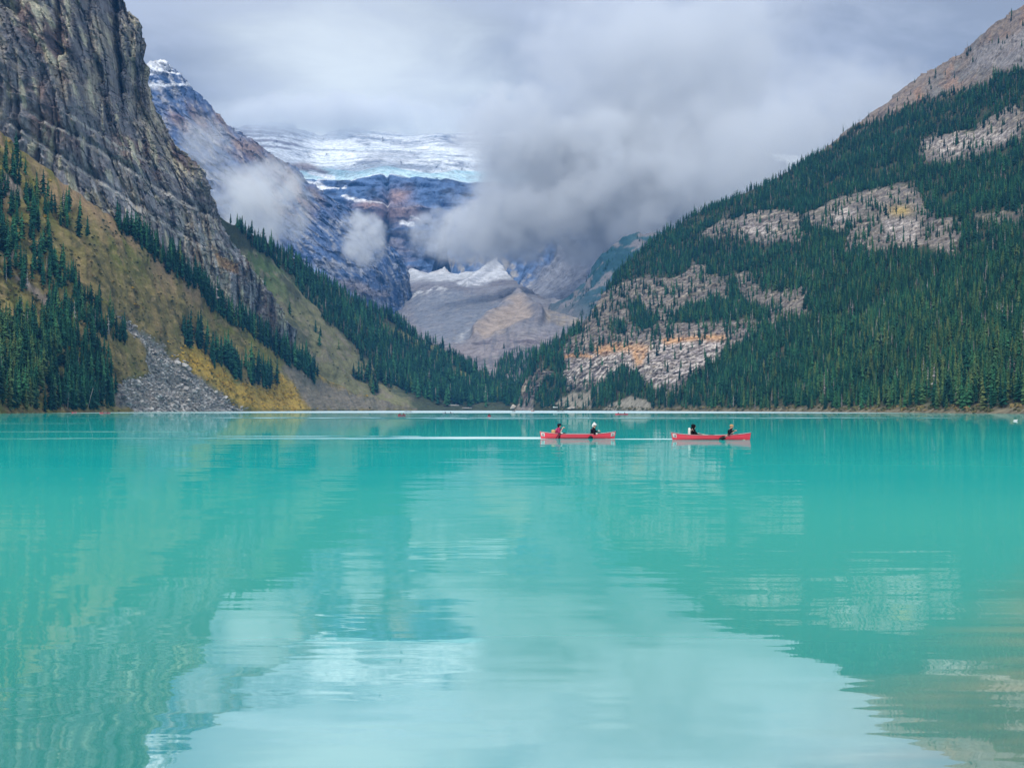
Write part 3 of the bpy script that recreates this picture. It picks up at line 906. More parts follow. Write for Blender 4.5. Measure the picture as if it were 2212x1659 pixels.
def right_colour(L):
    right_masks(L)
    P = L.P0
    n = len(P)
    x, y = L.px, L.py
    v = fbm(P / np.array([6, 6, 45.0]) + 4, 4)
    h = fbm(np.column_stack([P[:, 0] / 90, P[:, 1] / 90, P[:, 2] / 5.5]) + 1, 4)
    c = mixa(base_col(n, (0.045, 0.055, 0.03)), (0.075, 0.07, 0.045), sstep(0, 0.5, L.w1))
    hb = P[:, 2] + 0.03 * P[:, 0] + 0.7 * L.w1
    bed = blocks(np.column_stack([P[:, 0] * 0.02, P[:, 1] * 0.02, hb]), (1, 1, 3.4), 8, 0.15)
    bed2 = blocks(np.column_stack([P[:, 0] * 0.05, P[:, 1] * 0.05, hb]), (1, 1, 1.3), 9, 0.15)
    rc = mixa(base_col(n, (0.235, 0.205, 0.175)), (0.44, 0.375, 0.29), sstep(0.3, 0.95, 0.5 * bed + 0.3 * bed2 + 0.7 * v + 0.2 * L.w2))
    rc = mixa(rc, (0.06, 0.06, 0.055), sstep(0.72, 0.95, bed2 + 0.5 * h + 0.3 * L.w2) * 0.65)
    rc = mixa(rc, (0.17, 0.155, 0.17), sstep(0.1, 0.5, L.w2) * 0.5)
    rc = mixa(rc, (0.07, 0.085, 0.05), sstep(0.25, 0.6, L.w1 + 0.3 * h) * 0.6)
    white = sstep(-8, 10, sdf(cr([(250, 1250), (380, 1250), (600, 1180), (820, 1170), (1000, 1130), (1200, 1110), (1450, 1110), (1350, 1260), (1100, 1450), (990, 1530), (840, 1420), (640, 1330), (500, 1420), (280, 1460)]), x, y) + 8 * L.w1)
    for pg in (c3([(1560, 930), (1900, 860), (2160, 830), (2160, 900), (1900, 980), (1680, 1020)]), c3([(380, 1450), (620, 1440), (600, 1540), (400, 1540)]), c3([(980, 1360), (1120, 1340), (1120, 1450), (990, 1450)]), c3([(1300, 1420), (1540, 1440), (1500, 1580), (1320, 1560)])):
        white = np.maximum(white, 0.8 * sstep(-8, 10, sdf(pg, x, y) + 8 * L.w1))
    L.white = white
    rc = mixa(rc, (0.66, 0.59, 0.53), white * sstep(-0.3, 0.2, v + 0.3 * h))
    rc = mixa(rc, (0.33, 0.29, 0.30), white * sstep(0.4, 0.9, bed2) * 0.55)
    rc = mixa(rc, (0.10, 0.09, 0.10), np.clip(cracks(P, (11, 11, 90), 5) + 0.7 * cracks(P + 31, (5, 5, 40), 6), 0, 1) * 0.75)
    org = np.zeros(n)
    for pts, wd in ((cr([(980, 1140), (1100, 1120), (1250, 1110), (1400, 1110)]), 7), (cr([(500, 1200), (600, 1180), (700, 1185), (830, 1200)]), 10), (cr([(260, 1245), (360, 1235), (450, 1250)]), 4), (cr([(760, 1200), (790, 1300)]), 8), (cr([(830, 1200), (810, 1300)]), 6)):
        org = np.maximum(org, np.exp(-((pline(pts, x, y) + 3 * L.w2) / wd) ** 2))
    rc = mixa(rc, (0.56, 0.32, 0.15), org * 0.8)
    yel = np.exp(-((x - 1945) / 22) ** 2 - ((y - 458) / 10) ** 2) + 0.6 * np.exp(-((x - 1250) / 14) ** 2 - ((y - 310) / 6) ** 2)
    rc = mixa(rc, (0.46, 0.34, 0.12), np.clip(yel, 0, 0.85))
    c = c + (rc - c) * L.rock[:, None]
    # bare scree above the trees
    a = fbm(P / 90.0 + 21, 4)
    st = fbm(np.column_stack([(P[:, 0] - 0.4 * P[:, 1]) / 40, P[:, 1] / 200, P[:, 2] / 50]) + 4, 4)
    bc = mixa(base_col(n, (0.215, 0.175, 0.145)), (0.175, 0.165, 0.15), sstep(-0.1, 0.4, a))
    bc = mixa(bc, (0.30, 0.18, 0.115), sstep(0.15, 0.55, st) * 0.65)
    bc = mixa(bc, (0.13, 0.115, 0.115), sstep(0.15, 0.5, L.w2 + 0.5 * L.w1) * 0.75)
    gr = sstep(-10, 14, sdf(c3([(1850, 470), (1880, 330), (2050, 260), (2240, 200), (2300, 420), (2150, 440)]), x, y) + 10 * a)
    bc = mixa(bc, (0.25, 0.235, 0.23), gr * 0.8)
    c = c + (bc - c) * L.bare[:, None]
    c = mixa(c, (0.27, 0.245, 0.20), L.foot * 0.9)
    sh = sstep(6.0, 1.5, P[:, 2]) * (L.px > 1400)
    c = mixa(c, (0.19, 0.165, 0.11), sh * (0.6 + 0.4 * sstep(-0.2, 0.3, L.w2)))
    return c


def right_disp(L):
    right_masks(L)
    P = L.P0
    d = 6 * fbm(P / 70.0, 4) + 1.2 * fbm(P / 12.0, 3)
    st = (P[:, 2] + 4 * L.w1) / 11.0
    hb = P[:, 2] + 0.03 * P[:, 0] + 0.7 * L.w1
    bed = blocks(np.column_stack([P[:, 0] * 0.02, P[:, 1] * 0.02, hb]), (1, 1, 3.4), 8, 0.15) + 0.7 * blocks(np.column_stack([P[:, 0] * 0.05, P[:, 1] * 0.05, hb]), (1, 1, 1.3), 9, 0.15)
    d += L.rock * (3.0 + 3.0 * (((hb + 5 * L.w1) / 15.0 % 1.0) ** 2 - 0.4) + 2.4 * bed + 3.0 * blocks(P, (11, 11, 26), 10, 0.3) + 0.6 * blocks(P, (3.5, 3.5, 6), 12, 0.3) - 3.5 * cracks(P, (11, 11, 90), 8) - 1.8 * cracks(P + 31, (5, 5, 40), 8))
    d += L.bare * (4 * ridged(P / np.array([45, 45, 70.0]), 3) + 4 * blocks(P, (22, 22, 18), 11, 0.4) + 1.5 * fbm(P / 9.0, 3))
    return d * sstep(0, 25, P[:, 2] + 0.0) ** 0.7


right = build_layer('forested_mountain', M_RIGHT,
    top=[(1105, 878, 1700), (1122, 862, 1705), (1150, 770, 1720), (1180, 750, 1740), (1218, 724, 1760), (1258, 700, 1790), (1288, 662, 1830), (1310, 622, 1880), (1340, 582, 1920), (1380, 545, 1960), (1420, 514, 1980), (1490, 470, 2000),
         (1560, 440, 2010), (1640, 404, 2020), (1700, 372, 2060), (1760, 336, 2120), (1830, 286, 2140), (1880, 250, 2145), (1940, 202, 2140), (1980, 170, 2130), (2045, 138, 2085), (2090, 110, 2050), (2130, 70, 2000), (2170, 44, 1970), (2212, 16, 1950), (2330, -60, 1890), (2600, -200, 1780)],
    shore=[(1105, 1690), (1150, 1640), (1250, 1540), (1420, 1300), (1600, 1090), (1800, 880), (2000, 740), (2212, 620), (2400, 535), (2600, 470)],
    ctrl=[(1420, 800, 1400), (1300, 780, 1590), (1240, 800, 1640), (1600, 650, 1560), (1800, 600, 1380), (2000, 600, 1220), (2200, 600, 1060), (2200, 300, 1600), (1800, 420, 1800), (1600, 520, 1800), (1420, 640, 1750), (2350, 500, 1080)],
    nx=720, ny=520, colour=right_colour, disp=right_disp, back=(400, 330), arc=1.0, bump_bottom=0.02, rough=3.0, push=(-0.3, -0.9, 0.15))
tag(right.obj, 'tall mountainside covered in dark conifers with pale cliff bands', kind='structure')

# ------------------------------------------------------------------ lake


def lake_mat():
    m, t, out = new_mat('glacial_water')
    g = nd(t, 'ShaderNodeNewGeometry')
    pos = g.outputs['Position']
    sp = nd(t, 'ShaderNodeSeparateXYZ')
    link(t, pos, sp.inputs[0])
    x, y = sp.outputs[0], sp.outputs[1]

    def noise(scale, xyz, detail=2.0, rough=0.5, dist=0.0):
        mm = nd(t, 'ShaderNodeMapping', inp={'Scale': xyz})
        link(t, pos, mm.inputs[0])
        n = nd(t, 'ShaderNodeTexNoise', inp={'Scale': scale, 'Detail': detail, 'Roughness': rough, 'Distortion': dist})
        link(t, mm.outputs[0], n.inputs['Vector'])
        return n
    # calm, long-crested ripples: small slopes at several wavelengths
    na = noise(0.30, (0.35, 1.0, 1.0), 2.0)
    nb = noise(1.4, (0.22, 1.0, 1.0), 2.0)
    nc = noise(0.03, (0.6, 1.0, 1.0), 2.0)
    calm = smooth(t, noise(0.02, (0.35, 1.0, 1.0), 3.0, 0.6).outputs[0], 0.36, 0.66)

    def vec(n, amp):
        v = nd(t, 'ShaderNodeVectorMath', operation='SUBTRACT')
        link(t, n.outputs['Color'], v.inputs[0])
        v.inputs[1].default_value = (0.5, 0.5, 0.5)
        s = nd(t, 'ShaderNodeVectorMath', operation='SCALE')
        link(t, v.outputs[0], s.inputs[0])
        if isinstance(amp, float):
            s.inputs['Scale'].default_value = amp
        else:
            link(t, amp, s.inputs['Scale'])
        return s.outputs[0]

    def add(a, b):
        v = nd(t, 'ShaderNodeVectorMath', operation='ADD')
        link(t, a, v.inputs[0])
        link(t, b, v.inputs[1])
        return v.outputs[0]
    rip = mth(t, 'ADD', 0.45, mth(t, 'MULTIPLY', calm, 1.3))
    rip = mth(t, 'MULTIPLY', rip, mth(t, 'SUBTRACT', 1.0, mth(t, 'MULTIPLY', smooth(t, y, 22.0, 120.0), 0.78)))
    ne = noise(5.0, (0.22, 1.0, 1.0), 2.0)
    tot = add(add(vec(na, mth(t, 'MULTIPLY', rip, 0.026)), vec(nb, mth(t, 'MULTIPLY', rip, 0.034))), add(vec(nc, mth(t, 'MULTIPLY', rip, 0.008)), vec(ne, mth(t, 'MULTIPLY', rip, 0.030))))

    # wind-ruffled water along the far shore, and the wakes of the canoes
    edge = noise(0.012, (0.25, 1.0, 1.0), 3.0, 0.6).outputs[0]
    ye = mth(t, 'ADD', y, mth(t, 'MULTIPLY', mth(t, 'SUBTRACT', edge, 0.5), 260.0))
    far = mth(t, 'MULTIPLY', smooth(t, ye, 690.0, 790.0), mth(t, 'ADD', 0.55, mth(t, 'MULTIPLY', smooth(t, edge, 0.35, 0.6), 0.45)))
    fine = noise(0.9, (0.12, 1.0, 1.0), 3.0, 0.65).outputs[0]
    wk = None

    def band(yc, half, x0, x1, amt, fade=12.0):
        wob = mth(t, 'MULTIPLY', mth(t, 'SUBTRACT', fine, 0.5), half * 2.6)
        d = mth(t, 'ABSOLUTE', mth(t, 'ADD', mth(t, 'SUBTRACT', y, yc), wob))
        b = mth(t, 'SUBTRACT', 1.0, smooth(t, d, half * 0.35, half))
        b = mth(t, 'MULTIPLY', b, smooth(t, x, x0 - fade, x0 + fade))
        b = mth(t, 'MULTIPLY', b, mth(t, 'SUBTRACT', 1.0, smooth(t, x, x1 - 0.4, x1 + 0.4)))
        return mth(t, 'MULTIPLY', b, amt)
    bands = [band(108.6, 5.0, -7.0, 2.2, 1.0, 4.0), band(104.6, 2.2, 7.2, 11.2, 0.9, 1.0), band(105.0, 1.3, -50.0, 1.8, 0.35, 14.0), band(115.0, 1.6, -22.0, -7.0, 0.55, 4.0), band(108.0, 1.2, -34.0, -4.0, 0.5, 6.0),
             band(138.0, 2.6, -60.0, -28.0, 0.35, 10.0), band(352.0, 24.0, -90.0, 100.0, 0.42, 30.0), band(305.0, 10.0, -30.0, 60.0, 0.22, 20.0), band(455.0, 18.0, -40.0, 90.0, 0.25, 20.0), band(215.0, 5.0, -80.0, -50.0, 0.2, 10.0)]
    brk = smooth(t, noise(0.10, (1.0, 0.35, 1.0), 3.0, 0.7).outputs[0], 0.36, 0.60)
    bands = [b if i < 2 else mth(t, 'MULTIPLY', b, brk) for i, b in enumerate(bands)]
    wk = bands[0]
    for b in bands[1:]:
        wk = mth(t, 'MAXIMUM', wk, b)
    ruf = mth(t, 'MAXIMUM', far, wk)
    # wave faces seen at this low angle lean towards the near shore
    lean = nd(t, 'ShaderNodeCombineXYZ')
    link(t, mth(t, 'MULTIPLY', ruf, mth(t, 'ADD', -0.27, mth(t, 'MULTIPLY', mth(t, 'SUBTRACT', fine, 0.5), 0.12))), lean.inputs[1])
    tot = add(tot, lean.outputs[0])
    fl = nd(t, 'ShaderNodeVectorMath', operation='MULTIPLY')
    link(t, tot, fl.inputs[0])
    fl.inputs[1].default_value = (1, 1, 0)
    up = nd(t, 'ShaderNodeVectorMath', operation='ADD')
    link(t, fl.outputs[0], up.inputs[0])
    up.inputs[1].default_value = (0, 0, 1)
    nrm = nd(t, 'ShaderNodeVectorMath', operation='NORMALIZE')
    link(t, up.outputs[0], nrm.inputs[0])

    # suspended rock flour gives the body colour; shallows near the bank let the bed show
    tint = noise(0.05, (0.4, 1.0, 1.0), 3.0, 0.6).outputs[0]
    body = mixc(t, smooth(t, tint, 0.3, 0.7), (0.006, 0.405, 0.385), (0.022, 0.445, 0.40))
    nearb = mth(t, 'SUBTRACT', 1.0, smooth(t, y, 8.0, 60.0))
    body = mixc(t, mth(t, 'MULTIPLY', nearb, 0.8), body, (0.085, 0.43, 0.345))
    body = mixc(t, mth(t, 'MULTIPLY', ruf, 0.7), body, (0.80, 0.90, 0.90))      # sky glint on ruffled water, painted as a whitish body colour
    shal = mth(t, 'ADD', mth(t, 'MULTIPLY', x, 0.9), mth(t, 'MULTIPLY', y, -0.42))
    shal = mth(t, 'ADD', shal, mth(t, 'MULTIPLY', noise(0.5, (0.6, 1.0, 1.0), 2.0).outputs[0], 0.8))
    shal = smooth(t, shal, -2.5, -0.5)
    patch = noise(0.45, (0.5, 1.6, 1.0), 3.0, 0.6).outputs[0]
    silt = mixc(t, smooth(t, patch, 0.42, 0.62), (0.24, 0.40, 0.27), (0.58, 0.52, 0.31))
    body = mixc(t, mth(t, 'MULTIPLY', shal, 0.65), body, silt)      # sand stirred up over the shallow bed
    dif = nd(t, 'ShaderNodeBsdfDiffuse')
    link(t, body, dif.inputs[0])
    tr = nd(t, 'ShaderNodeBsdfTransparent', inp={'Color': (0.92, 0.97, 0.90, 1)})
    mxs = nd(t, 'ShaderNodeMixShader')
    link(t, mth(t, 'MULTIPLY', shal, 0.18), mxs.inputs[0])
    link(t, dif.outputs[0], mxs.inputs[1])
    link(t, tr.outputs[0], mxs.inputs[2])
    gl = nd(t, 'ShaderNodeBsdfGlossy', inp={'Roughness': 0.02, 'Color': (0.95, 0.98, 1, 1)})
    link(t, mth(t, 'ADD', 0.018, mth(t, 'MULTIPLY', ruf, 0.22)), gl.inputs['Roughness'])
    link(t, nrm.outputs[0], gl.inputs['Normal'])
    lw = nd(t, 'ShaderNodeLayerWeight', inp={'Blend': 0.5})
    cosv = mth(t, 'SUBTRACT', 1.0, lw.outputs['Facing'])
    fac = mth(t, 'ADD', 0.29, mth(t, 'MULTIPLY', 0.58, mth(t, 'EXPONENT', mth(t, 'MULTIPLY', cosv, -1.0 / 0.030))))
    fac = mth(t, 'ADD', fac, mth(t, 'MULTIPLY', 0.27, smooth(t, cosv, 0.04, 0.22)))
    fac = mth(t, 'ADD', fac, mth(t, 'MULTIPLY', ruf, -0.36), clamp=True)
    mx = nd(t, 'ShaderNodeMixShader')
    link(t, fac, mx.inputs[0])
    link(t, mxs.outputs[0], mx.inputs[1])
    link(t, gl.outputs[0], mx.inputs[2])
    link(t, mx.outputs[0], out.inputs['Surface'])
    return m


me = bpy.data.meshes.new('lake')
me.from_pydata([(-900, -4, 0), (900, -4, 0), (900, 2000, 0), (-900, 2000, 0)], [], [(0, 1, 2, 3)])
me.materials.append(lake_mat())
lake = bpy.data.objects.new('lake', me)
COL.objects.link(lake)
tag(lake, 'still turquoise glacial lake mirroring the mountains', kind='structure')

# lake bed rising towards the near bank
bx = np.linspace(-6, 16, 70)
byy = np.linspace(-4, 24, 80)
BX, BY = np.meshgrid(bx, byy)
Pb = np.column_stack([BX.ravel(), BY.ravel(), 0 * BX.ravel()])
depth = np.clip(0.25 + 0.10 * (BY - 3.0) - 0.08 * (BX - 3), 0.18, 3.0)
Pb[:, 2] = -depth.ravel() + 0.10 * fbm(Pb / 1.7, 3) + 0.03 * fbm(Pb / 0.35, 2)
Pb[:, 2] = np.minimum(Pb[:, 2], -0.06)
idx = np.arange(len(Pb)).reshape(BX.shape)
me = bpy.data.meshes.new('lake_bed')
me.from_pydata(Pb.tolist(), [], np.stack([idx[:-1, :-1], idx[:-1, 1:], idx[1:, 1:], idx[1:, :-1]], -1).reshape(-1, 4).tolist())
me.materials.append(simple_mat('silty_sand', (0.74, 0.64, 0.40), rough=0.95, var=0.45, nscale=0.9, spec=0.1))
bed = bpy.data.objects.new('lake_bed', me)
COL.objects.link(bed)
tag(bed, 'pale sandy lake bed showing through the shallows', kind='structure')

# ground far below and around so nothing ends in the air
me = bpy.data.meshes.new('ground')
me.from_pydata([(-9000, -600, -6), (9000, -600, -6), (9000, 12000, -6), (-9000, 12000, -6)], [], [(0, 1, 2, 3)])
me.materials.append(simple_mat('dark_soil', (0.09, 0.085, 0.06), rough=1.0, var=0.3, nscale=0.02, spec=0.0))
ground = bpy.data.objects.new('ground', me)
COL.objects.link(ground)
tag(ground, 'valley floor under the lake and the mountains', kind='structure')

# ------------------------------------------------------------------ air
me = bpy.data.meshes.new('haze')
bm = bmesh.new()
bmesh.ops.create_cube(bm, size=1.0)
for v in bm.verts:
    v.co = Vector((v.co.x * 15000, 5700 + v.co.y * 12800, 620 + v.co.z * 1300))
bm.to_mesh(me)
bm.free()
m, t, out = new_mat('air')
pv = nd(t, 'ShaderNodeVolumePrincipled', inp={'Color': (0.12, 0.42, 1.0, 1), 'Density': 4.5e-5, 'Anisotropy': 0.0})
link(t, pv.outputs[0], out.inputs['Volume'])
me.materials.append(m)
haze = bpy.data.objects.new('haze', me)
COL.objects.link(haze)
tag(haze, 'thin blue air between the shore and the far mountains', kind='stuff')


# ------------------------------------------------------------------ clouds hanging in the valley
def cloud(name, px, py, D, hw, hh, hd, dens, label, nscale=3.0, seed=0.0, soft=0.75, k=0.9, rot=0.0):
    """an ellipsoid of vapour; hw, hh half sizes in photograph pixels, hd half depth in metres"""
    X, Y, Z = world_pt(px, py, D)
    me = bpy.data.meshes.new(name)
    bm = bmesh.new()
    bmesh.ops.create_icosphere(bm, subdivisions=3, radius=1.0)
    bm.to_mesh(me)
    bm.free()
    m, t, out = new_mat('vapour')
    tcn = nd(t, 'ShaderNodeTexCoord')
    ln = nd(t, 'ShaderNodeVectorMath', operation='LENGTH')
    link(t, tcn.outputs['Object'], ln.inputs[0])
    sx, sz = hw * D / FPX, hh * D / FPX
    ref = (sx * sz) ** 0.5
    mp = nd(t, 'ShaderNodeMapping', inp={'Location': (seed, seed * 0.7, seed * 1.3), 'Scale': (sx / ref, hd / ref, sz / ref)})
    link(t, tcn.outputs['Object'], mp.inputs[0])
    no = nd(t, 'ShaderNodeTexNoise', inp={'Scale': nscale, 'Detail': 6.0, 'Roughness': 0.62})
    link(t, mp.outputs[0], no.inputs['Vector'])
    v = mth(t, 'ADD', mth(t, 'SUBTRACT', 1.0, ln.outputs['Value']), mth(t, 'MULTIPLY', mth(t, 'SUBTRACT', no.outputs[0], 0.55), k * 2))
    edge = mth(t, 'SUBTRACT', 1.0, smooth(t, ln.outputs['Value'], 0.72, 0.99))
    v = mth(t, 'MULTIPLY', mth(t, 'MULTIPLY', smooth(t, v, 0.0, soft), edge), dens)
    pv = nd(t, 'ShaderNodeVolumePrincipled', inp={'Color': (0.93, 0.965, 1.0, 1), 'Anisotropy': 0.0})
    link(t, v, pv.inputs['Density'])
    link(t, pv.outputs[0], out.inputs['Volume'])
    me.materials.append(m)
    o = bpy.data.objects.new(name, me)
    o.location = (X, Y, Z)
    o.scale = (sx, hd, sz)
    o.rotation_euler = (0, rot, 0)
    COL.objects.link(o)
    tag(o, label, 'cloud', kind='stuff')
    return o


cloud('cloud_bank', 1440, 170, 3500, 420, 330, 330, 0.009, 'great grey cloud bank hanging over the middle of the valley', 2.6, 1.0, 0.6, 1.0)
cloud('cloud_bank', 1115, 285, 3400, 180, 135, 150, 0.011, 'ragged left edge of the cloud bank across the icefield', 2.8, 33.0, 0.4, 1.1)
cloud('cloud_bank', 1350, 400, 3450, 430, 215, 300, 0.016, 'grey cloud mass hiding the end wall of the valley', 2.8, 2.5, 0.45, 1.1)
cloud('cloud_bank', 1060, 505, 3450, 225, 88, 150, 0.016, 'low cloud tongue hanging over the glacier snow', 3.0, 4.0, 0.45, 1.1)
cloud('cloud_bank', 1640, 330, 3000, 330, 190, 250, 0.008, 'pale cloud lying behind the ridge of the right forest', 2.4, 7.0)
cloud('veil_of_cloud', 720, 250, 5150, 380, 62, 180, 0.016, 'thin bright veil of cloud along the rim of the icefield', 2.6, 27.0)
cloud('mist', 555, 440, 2350, 150, 135, 130, 0.018, 'white mist rising between the dark cliff and the blue mountain', 2.0, 9.0, 0.6, 1.7)
cloud('mist', 440, 320, 2500, 75, 100, 90, 0.007, 'thin mist veiling the upper blue mountain beside the cliff', 2.8, 12.0, 0.6, 1.1)
cloud('mist', 782, 515, 3000, 66, 82, 70, 0.026, 'small bright puff of mist before the blue rock wall', 1.9, 15.0, 0.5, 1.8)
cloud('cloud_bank', 1850, 230, 2900, 260, 140, 250, 0.005, 'faint cloud streaming past the bare upper ridge', 2.6, 19.0)

# ------------------------------------------------------------------ conifers


def crown_mesh(name, seed, levels=14, rmax=0.135, per=7, skirt=0.10, ragged=0.3):
    """a spire of drooping sprays, unit height"""
    r = random.Random(seed)
    V, F = [], []
    nb = 6
    for k in range(nb):                     # dense inner column
        a = 2 * math.pi * k / nb
        V.append((0.42 * rmax * math.cos(a), 0.42 * rmax * math.sin(a), skirt + 0.03))
    V.append((0, 0, 0.985))
    for k in range(nb):
        F.append((k, (k + 1) % nb, nb))
    for lv in range(levels):
        f = lv / (levels - 1)
        z = skirt + (0.97 - skirt) * (f ** 0.92)
        rad = rmax * (1 - f) ** 0.8 + 0.012
        if f < 0.12:
            rad *= 0.8
        n = max(4, int(per * (1 - 0.45 * f)))
        off = r.random() * 6.28
        for k in range(n):
            if r.random() < 0.08:
                continue
            a = off + 2 * math.pi * (k + r.uniform(-0.3, 0.3)) / n
            R = rad * (1 + r.uniform(-ragged, ragged))
            w = 0.55 * R * r.uniform(0.7, 1.2)
            zz = z + r.uniform(-0.015, 0.015)
            drop = 0.30 * R + 0.022
            ca, sa = math.cos(a), math.sin(a)
            i = len(V)
            V += [(0, 0, zz + 0.035 + 0.1 * R), (0.6 * R * ca - w * sa, 0.6 * R * sa + w * ca, zz - 0.5 * drop), (R * ca, R * sa, zz - drop), (0.6 * R * ca + w * sa, 0.6 * R * sa - w * ca, zz - 0.5 * drop)]
            F += [(i, i + 1, i + 2), (i, i + 2, i + 3)]
    return V, F


def trunk_mesh():
    V, F = [], []
    n = 6
    for z, r in ((-0.06, 0.014), (0.3, 0.010), (0.93, 0.002)):
        for k in range(n):
            a = 6.2832 * k / n
            V.append((r * math.cos(a), r * math.sin(a), z))
    for j in range(2):
        for k in range(n):
            F.append((j * n + k, j * n + (k + 1) % n, (j + 1) * n + (k + 1) % n, (j + 1) * n + k))
    return V, F


def foliage_mat(name, c0, c1_, c2):
    m, t, out = new_mat(name)
    oi = nd(t, 'ShaderNodeObjectInfo')
    rp = nd(t, 'ShaderNodeValToRGB')
    link(t, oi.outputs['Random'], rp.inputs[0])
    e = rp.color_ramp.elements
    e[0].position, e[0].color = 0.0, c0 + (1,)
    e[1].position, e[1].color = 1.0, c2 + (1,)
    x = e.new(0.6)
    x.color = c1_ + (1,)
    tcn = nd(t, 'ShaderNodeTexCoord')
    no = nd(t, 'ShaderNodeTexNoise', inp={'Scale': 14.0, 'Detail': 2.0})
    link(t, tcn.outputs['Object'], no.inputs['Vector'])
    g = nd(t, 'ShaderNodeNewGeometry')
    bigN = nd(t, 'ShaderNodeTexNoise', inp={'Scale': 0.012, 'Detail': 3.0})
    link(t, oi.outputs['Location'], bigN.inputs['Vector'])
    k = mth(t, 'MULTIPLY', mth(t, 'ADD', 0.15, mth(t, 'MULTIPLY', no.outputs[0], 1.7)), mth(t, 'ADD', 0.35, mth(t, 'MULTIPLY', bigN.outputs[0], 1.3)))
    cb = nd(t, 'ShaderNodeCombineXYZ')
    for i in range(3):
        link(t, k, cb.inputs[i])
    col = mixc(t, 1.0, rp.outputs[0], cb.outputs[0], 'MULTIPLY')
    bs = nd(t, 'ShaderNodeBsdfPrincipled', inp={'Roughness': 0.8, 'Specular IOR Level': 0.15})
    link(t, col, bs.inputs['Base Color'])
    link(t, bs.outputs[0], out.inputs['Surface'])
    return m


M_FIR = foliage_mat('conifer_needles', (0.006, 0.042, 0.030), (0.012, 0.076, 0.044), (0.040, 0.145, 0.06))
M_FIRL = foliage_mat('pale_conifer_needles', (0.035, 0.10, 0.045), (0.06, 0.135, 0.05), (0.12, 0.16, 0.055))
M_BARK = simple_mat('conifer_bark', (0.10, 0.08, 0.065), rough=0.95, var=0.3, nscale=6, spec=0.1)
M_DEAD = simple_mat('bleached_wood', (0.38, 0.36, 0.34), rough=0.9, var=0.3, nscale=5, spec=0.1)

M_SNAG = foliage_mat('grey_snag', (0.20, 0.19, 0.18), (0.28, 0.26, 0.24), (0.16, 0.14, 0.12))
CROWNS = [crown_mesh('c', s, lv, rm, pr, sk, rg) for s, lv, rm, pr, sk, rg in
          ((1, 15, 0.120, 7, 0.08, 0.30), (2, 13, 0.150, 7, 0.06, 0.35), (3, 16, 0.100, 6, 0.12, 0.35), (4, 14, 0.135, 7, 0.05, 0.40), (5, 12, 0.115, 6, 0.16, 0.45))]
SNAGS = [crown_mesh('s', 51, 9, 0.045, 5, 0.15, 0.6), crown_mesh('s', 52, 7, 0.06, 4, 0.2, 0.7)]
TRUNK = trunk_mesh()


def mesh_from(name, V, F, mat, smooth_=False):
    me = bpy.data.meshes.new(name)
    me.from_pydata(V, [], F)
    if mat:
        me.materials.append(mat)
    if smooth_:
        me.polygons.foreach_set('use_smooth', np.ones(len(F), bool))
    return me


def sample(L, dens, xr=(-60, 2280), yr=(-60, 1000)):
    """random places on a layer; dens = things per square metre at each vertex"""
    P = L.P.reshape(L.ny, L.nx, 3)
    a = P[1:, :-1] - P[:-1, :-1]
    b = P[:-1, 1:] - P[:-1, :-1]
    area = np.linalg.norm(np.cross(a, b), axis=2)
    d = dens.reshape(L.ny, L.nx)
    d4 = 0.25 * (d[:-1, :-1] + d[1:, :-1] + d[:-1, 1:] + d[1:, 1:])
    px = L.px.reshape(L.ny, L.nx)[:-1, :-1]
    py = L.py.reshape(L.ny, L.nx)[:-1, :-1]
    w = area * d4 * ((px > xr[0]) & (px < xr[1]) & (py > yr[0]) & (py < yr[1]))
    n = int(w.sum())
    if n == 0:
        return np.zeros((0, 3)), np.zeros(0), np.zeros(0)
    c = np.cumsum(w.ravel())
    i = np.searchsorted(c, RNG.random(n) * c[-1])
    r, q = np.divmod(i, L.nx - 1)
    u, v = RNG.random(n)[:, None], RNG.random(n)[:, None]
    pt = P[r, q] * (1 - u) * (1 - v) + P[r, q + 1] * u * (1 - v) + P[r + 1, q] * (1 - u) * v + P[r + 1, q + 1] * u * v
    return pt, px[r, q], py[r, q]


T_pos, T_h, T_kind, T_zone = [], [], [], []


def plant(pts, h, zone, pale=0.0):
    n = len(pts)
    k = RNG.integers(0, 5, n)
    if np.isscalar(pale):
        pale = np.full(n, pale)
    k = np.where(RNG.random(n) < pale, k + 5, k)
    T_pos.append(pts)
    T_h.append(h)
    T_kind.append(k)
    T_zone.extend([zone] * n)


# the mountain on the right
P = right.P0
den = (1 - (0.90 + 0.08 * right.white) * sstep(0.02, 0.5, right.rock)) * (1 - 0.985 * right.bare) * (1 - 0.93 * right.foot)
clump = fbm(P / 38.0 + 60, 3)
den = den * (0.72 + 0.9 * np.clip(clump + 0.25, 0, 1)) * sstep(0.8, 3.0, P[:, 2])
den = np.where((right.py < 560) & (right.px > 1350), den * sstep(-0.55, 0.15, clump + 0.3), den)
pts, sx, sy = sample(right, den / 15.0)
far_up = np.clip(pts[:, 2] / 480.0, 0, 1)
h = RNG.triangular(0.45, 0.9, 1.25, len(pts)) * (11.0 - 2.0 * far_up + 4.5 * sstep(900, 600, pts[:, 1]))
h *= np.where(RNG.random(len(pts)) < 0.08, 1.25, 1.0)
sun_side = sstep(1500, 2200, sx) * sstep(480, 800, sy)  # sunlit lower slope, imitated by planting more pale-coloured trees
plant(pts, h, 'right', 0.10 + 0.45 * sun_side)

# the slope on the left
P = hill.P0
x, y = hill.px, hill.py
cl3 = fbm(P / 16.0 + 33, 3)
w = 9 * cl3


def hmask(pg, soft=5):
    return sstep(-soft, soft, sdf(pg, x, y) + w)


